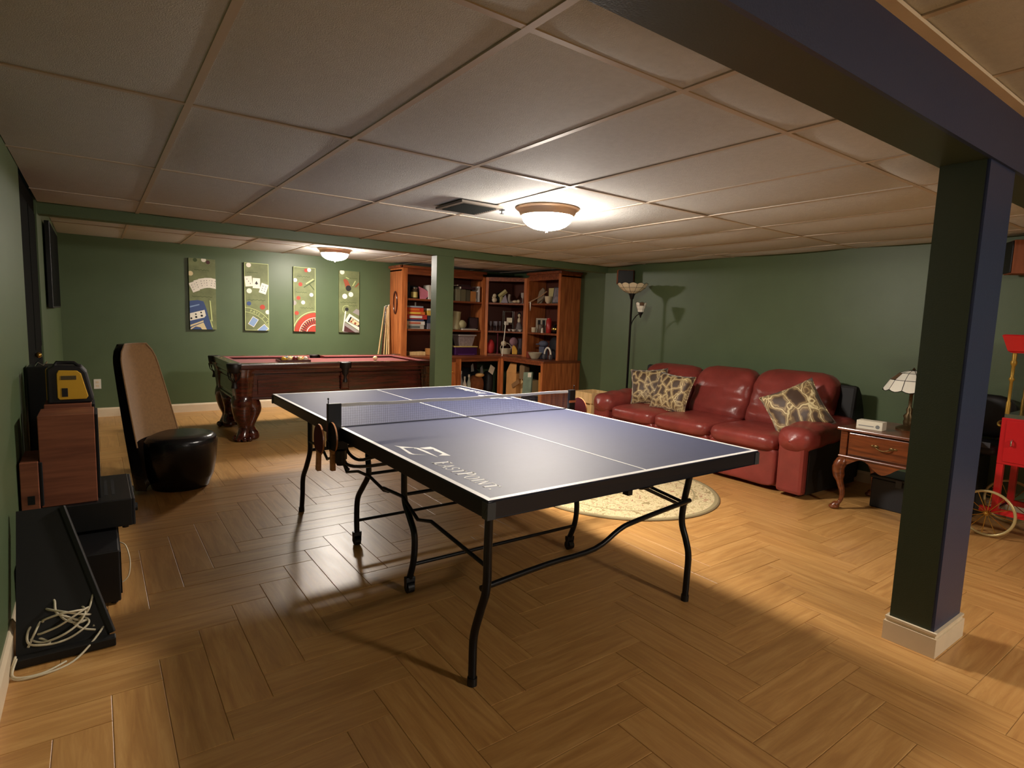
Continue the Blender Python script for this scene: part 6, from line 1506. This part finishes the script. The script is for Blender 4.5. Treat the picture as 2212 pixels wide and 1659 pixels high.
# ---- base cabinet, left opening
z = 0.081; yF = BYF+0.02
for k, (lab, x, h, m) in enumerate([('grey spray bottle at the left of the open base cabinet', 3.68, 0.42, C('spray_grey', (150, 148, 144), 0.4)), ('white bottle beside the grey spray bottle', 3.75, 0.33, C('wax', (232, 226, 210))), ('pale green bottle in the open base cabinet', 3.83, 0.36, C('bottle_pale', (176, 186, 170), 0.4))]):
    jar('bottle', lab, 'bottle', x, yF+0.06, [(0.03, z), (0.032, z+0.006), (0.032, z+h*0.62), (0.014, z+h*0.78), (0.012, z+h*0.9)], m, C('wax', (232, 226, 210)), [(0.015, z+h*0.88), (0.015, z+h), (0.0, z+h)])
mb = MB().sq((4.01, yF+0.14, z+0.17), (0.14, 0.10, 0.17), 0.8, 0.9, 22, 12); solid('plush_dog', 'brown plush dog in the open base cabinet', 'toy', C('brown_plush', (130, 78, 44), 0.95, var=0.2, vscale=20), mb, smooth=60)
mb = MB().sq((4.03, yF+0.06, z+0.345), (0.085, 0.05, 0.035), 1, 1, 18, 10); solid('sun_hat', 'tan hat on top of the brown plush dog', 'hat', C('tan_cap', (214, 170, 108), 0.8), mb, smooth=60)
mb = MB().sq((3.96, yF+0.42, z+0.22), (0.30, 0.13, 0.22), 0.7, 0.7, 24, 12); solid('black_bag', 'big black bag at the back of the open base cabinet', 'bag', C('bag_black', (20, 20, 26), 0.7), mb, smooth=60)
mb = MB().sq((4.24, yF+0.14, z+0.20), (0.075, 0.10, 0.20), 0.7, 0.7, 20, 12); solid('dark_jacket', 'bundled black jacket at the right of the open base cabinet', 'jacket', 'dark_charcoal', mb, smooth=60)
mb = MB().box(-0.05, 0.05, -0.065, 0.065, 0, 0.006, frame((4.235, yF+0.025, z+0.43), (0.85, 0, -0.55), (0.5, 0.25, 0.85))); solid('white_card', 'tilted white card on the black jacket', 'card', C('card_white', (226, 220, 200)), mb)
for k, (x, zz) in enumerate([(3.94, 0.44), (4.12, 0.40)]):
    mb = MB().prism([(-0.03, -0.05), (0.03, -0.05), (0.045, 0.08), (0.0, 0.05)], 0, 0.02, frame((x, yF+0.17, z+zz), (1, 0, 0.2), (-0.2, 0.2, 1))); solid('grey_shoe', ['grey shoe poking up on the left of the black bag', 'grey shoe poking up on the right of the black bag'][k], 'shoe', C('shoe_pale', (130, 128, 122), 0.7), mb, bevel=0.006)
# ---- base cabinet, right opening: cardboard and a green folder
z = 0.081; x0 = BXF+0.03
kr = C('cardboard', (196, 142, 82), 0.85, var=0.08, vscale=8); kd = C('cardboard_dark', (140, 104, 66), 0.85)
r = thing('cardboard_box', 'tall open cardboard box in the right base cabinet', 'box', (x0+0.2, 6.03, z)); bx(r, 'box_body', kr, x0+0.02, x0+0.34, 5.90, 6.17, z, z+0.40)
MB().prism([(0, 0), (0.27, 0), (0.22, 0.16), (0.05, 0.16)], 0, 0.004, frame((x0+0.02, 6.17, z+0.40), (0, -1, 0), (0.25, 0, 1))).build('flap', kr, r)
mb = MB().prism([(-0.09, 0.0), (0.10, 0.10), (0.06, 0.16), (-0.12, 0.06)], 0, 0.005, frame((x0+0.005, 5.88, z+0.16), (0, -1, 0), (0, 0, 1))); solid('cardboard_flap', 'folded brown cardboard strip before the tall box', 'cardboard', kd, mb)
mb = MB().prism([(0, 0), (0.13, 0), (0.13, 0.20), (0.09, 0.23), (0.03, 0.23), (0, 0.20)], 0, 0.10, frame((x0+0.15, 5.86, z+0.32), (0, -1, 0), (0, 0, 1))); solid('brown_basket', 'brown woven container behind the cardboard', 'basket', C('brown_weave', (128, 104, 74), 0.8), mb)
box_thing('shoe_box', 'small pale carton under the brown woven container', 'box', x0+0.10, x0+0.30, 5.66, 5.88, z, z+0.31, C('carton_tan', (206, 176, 122), 0.8))
r = thing('green_folder', 'grey-green folder with a white tag leaning in the right base cabinet', 'folder', (x0+0.03, 5.55, z)); Mf = frame((x0+0.015, 5.69, z+0.10), (0.05, -1, 0.10), (0.12, 0.10, 1)); MB().box(0, 0.20, 0, 0.34, 0, 0.025, Mf).build('cover', C('folder_green', (120, 138, 118), 0.6, var=0.25, vscale=8), r); MB().box(0.11, 0.19, 0.26, 0.33, -0.002, 0.0, Mf).build('tag', C('card_white', (226, 220, 200)), r); MB().box(0.11, 0.19, 0.26, 0.33, 0.025, 0.027, Mf).build('tag', C('card_white', (226, 220, 200)), r)
box_thing('black_case', 'flat black case at the bottom of the right base cabinet', 'case', x0-0.01, x0+0.09, 5.36, 5.72, z, z+0.095, 'dark_charcoal')
box_thing('orange_box', 'narrow orange carton at the right of the base cabinet', 'box', x0+0.02, x0+0.2, 5.225, 5.33, z, z+0.47, C('carton_orange', (190, 126, 54), 0.8))

# ================================================================== cues leaning beside the bookcase
cue_tip = C('cue_dark', (60, 30, 20), 0.3)
for k, (bx0, by0, tx, ty, tz, dark, lab) in enumerate([
    (2.36, 6.74, 2.650, 6.955, 1.455, False, 'pale pool cue leaning leftmost beside the bookcase'),
    (2.46, 6.73, 2.672, 6.955, 1.470, True, 'dark-stained pool cue leaning second from the left'),
    (2.50, 6.74, 2.690, 6.955, 1.440, False, 'pale pool cue leaning in the middle of the group'),
    (2.57, 6.72, 2.706, 6.955, 1.475, False, 'pale pool cue leaning second from the bookcase side'),
    (2.615, 6.70, 2.722, 6.955, 1.485, False, 'pale pool cue leaning nearest the bookcase side')]):
    r = thing('pool_cue', lab, 'pool cue', (bx0, by0, 0), 0, 'pool cues leaning at the back wall')
    a, b = Vector((bx0, by0, 0.0)), Vector((tx, ty, tz)); c = a.lerp(b, 0.35)
    MB().tube([a, c], [0.015, 0.0125], 10).build('butt', cue_tip, r, smooth=60); MB().tube([c, b], [0.0125, 0.0075], 10).build('shaft', 'mahogany' if dark else 'pine', r, smooth=60)
    MB().tube([b, b+(b-a).normalized()*0.015], 0.0075, 8).build('tip', 'white_plastic', r)
# small white chess-like ornament on the floor side of the pool table
r = thing('white_ornament', 'small white twisted ornament beside the post beyond the pool table', 'ornament', (2.47, 5.9, 0))
part(r, 'turned_post', C('wax', (232, 226, 210)), smooth=50).lathe([(0.07, 0.0), (0.07, 0.02), (0.03, 0.04), (0.025, 0.30), (0.06, 0.33), (0.05, 0.37), (0.025, 0.40), (0.03, 0.43), (0.018, 0.45), (0.026, 0.47), (0.014, 0.49), (0.02, 0.51), (0.0, 0.53)], (2.52, 6.05), 16).done()
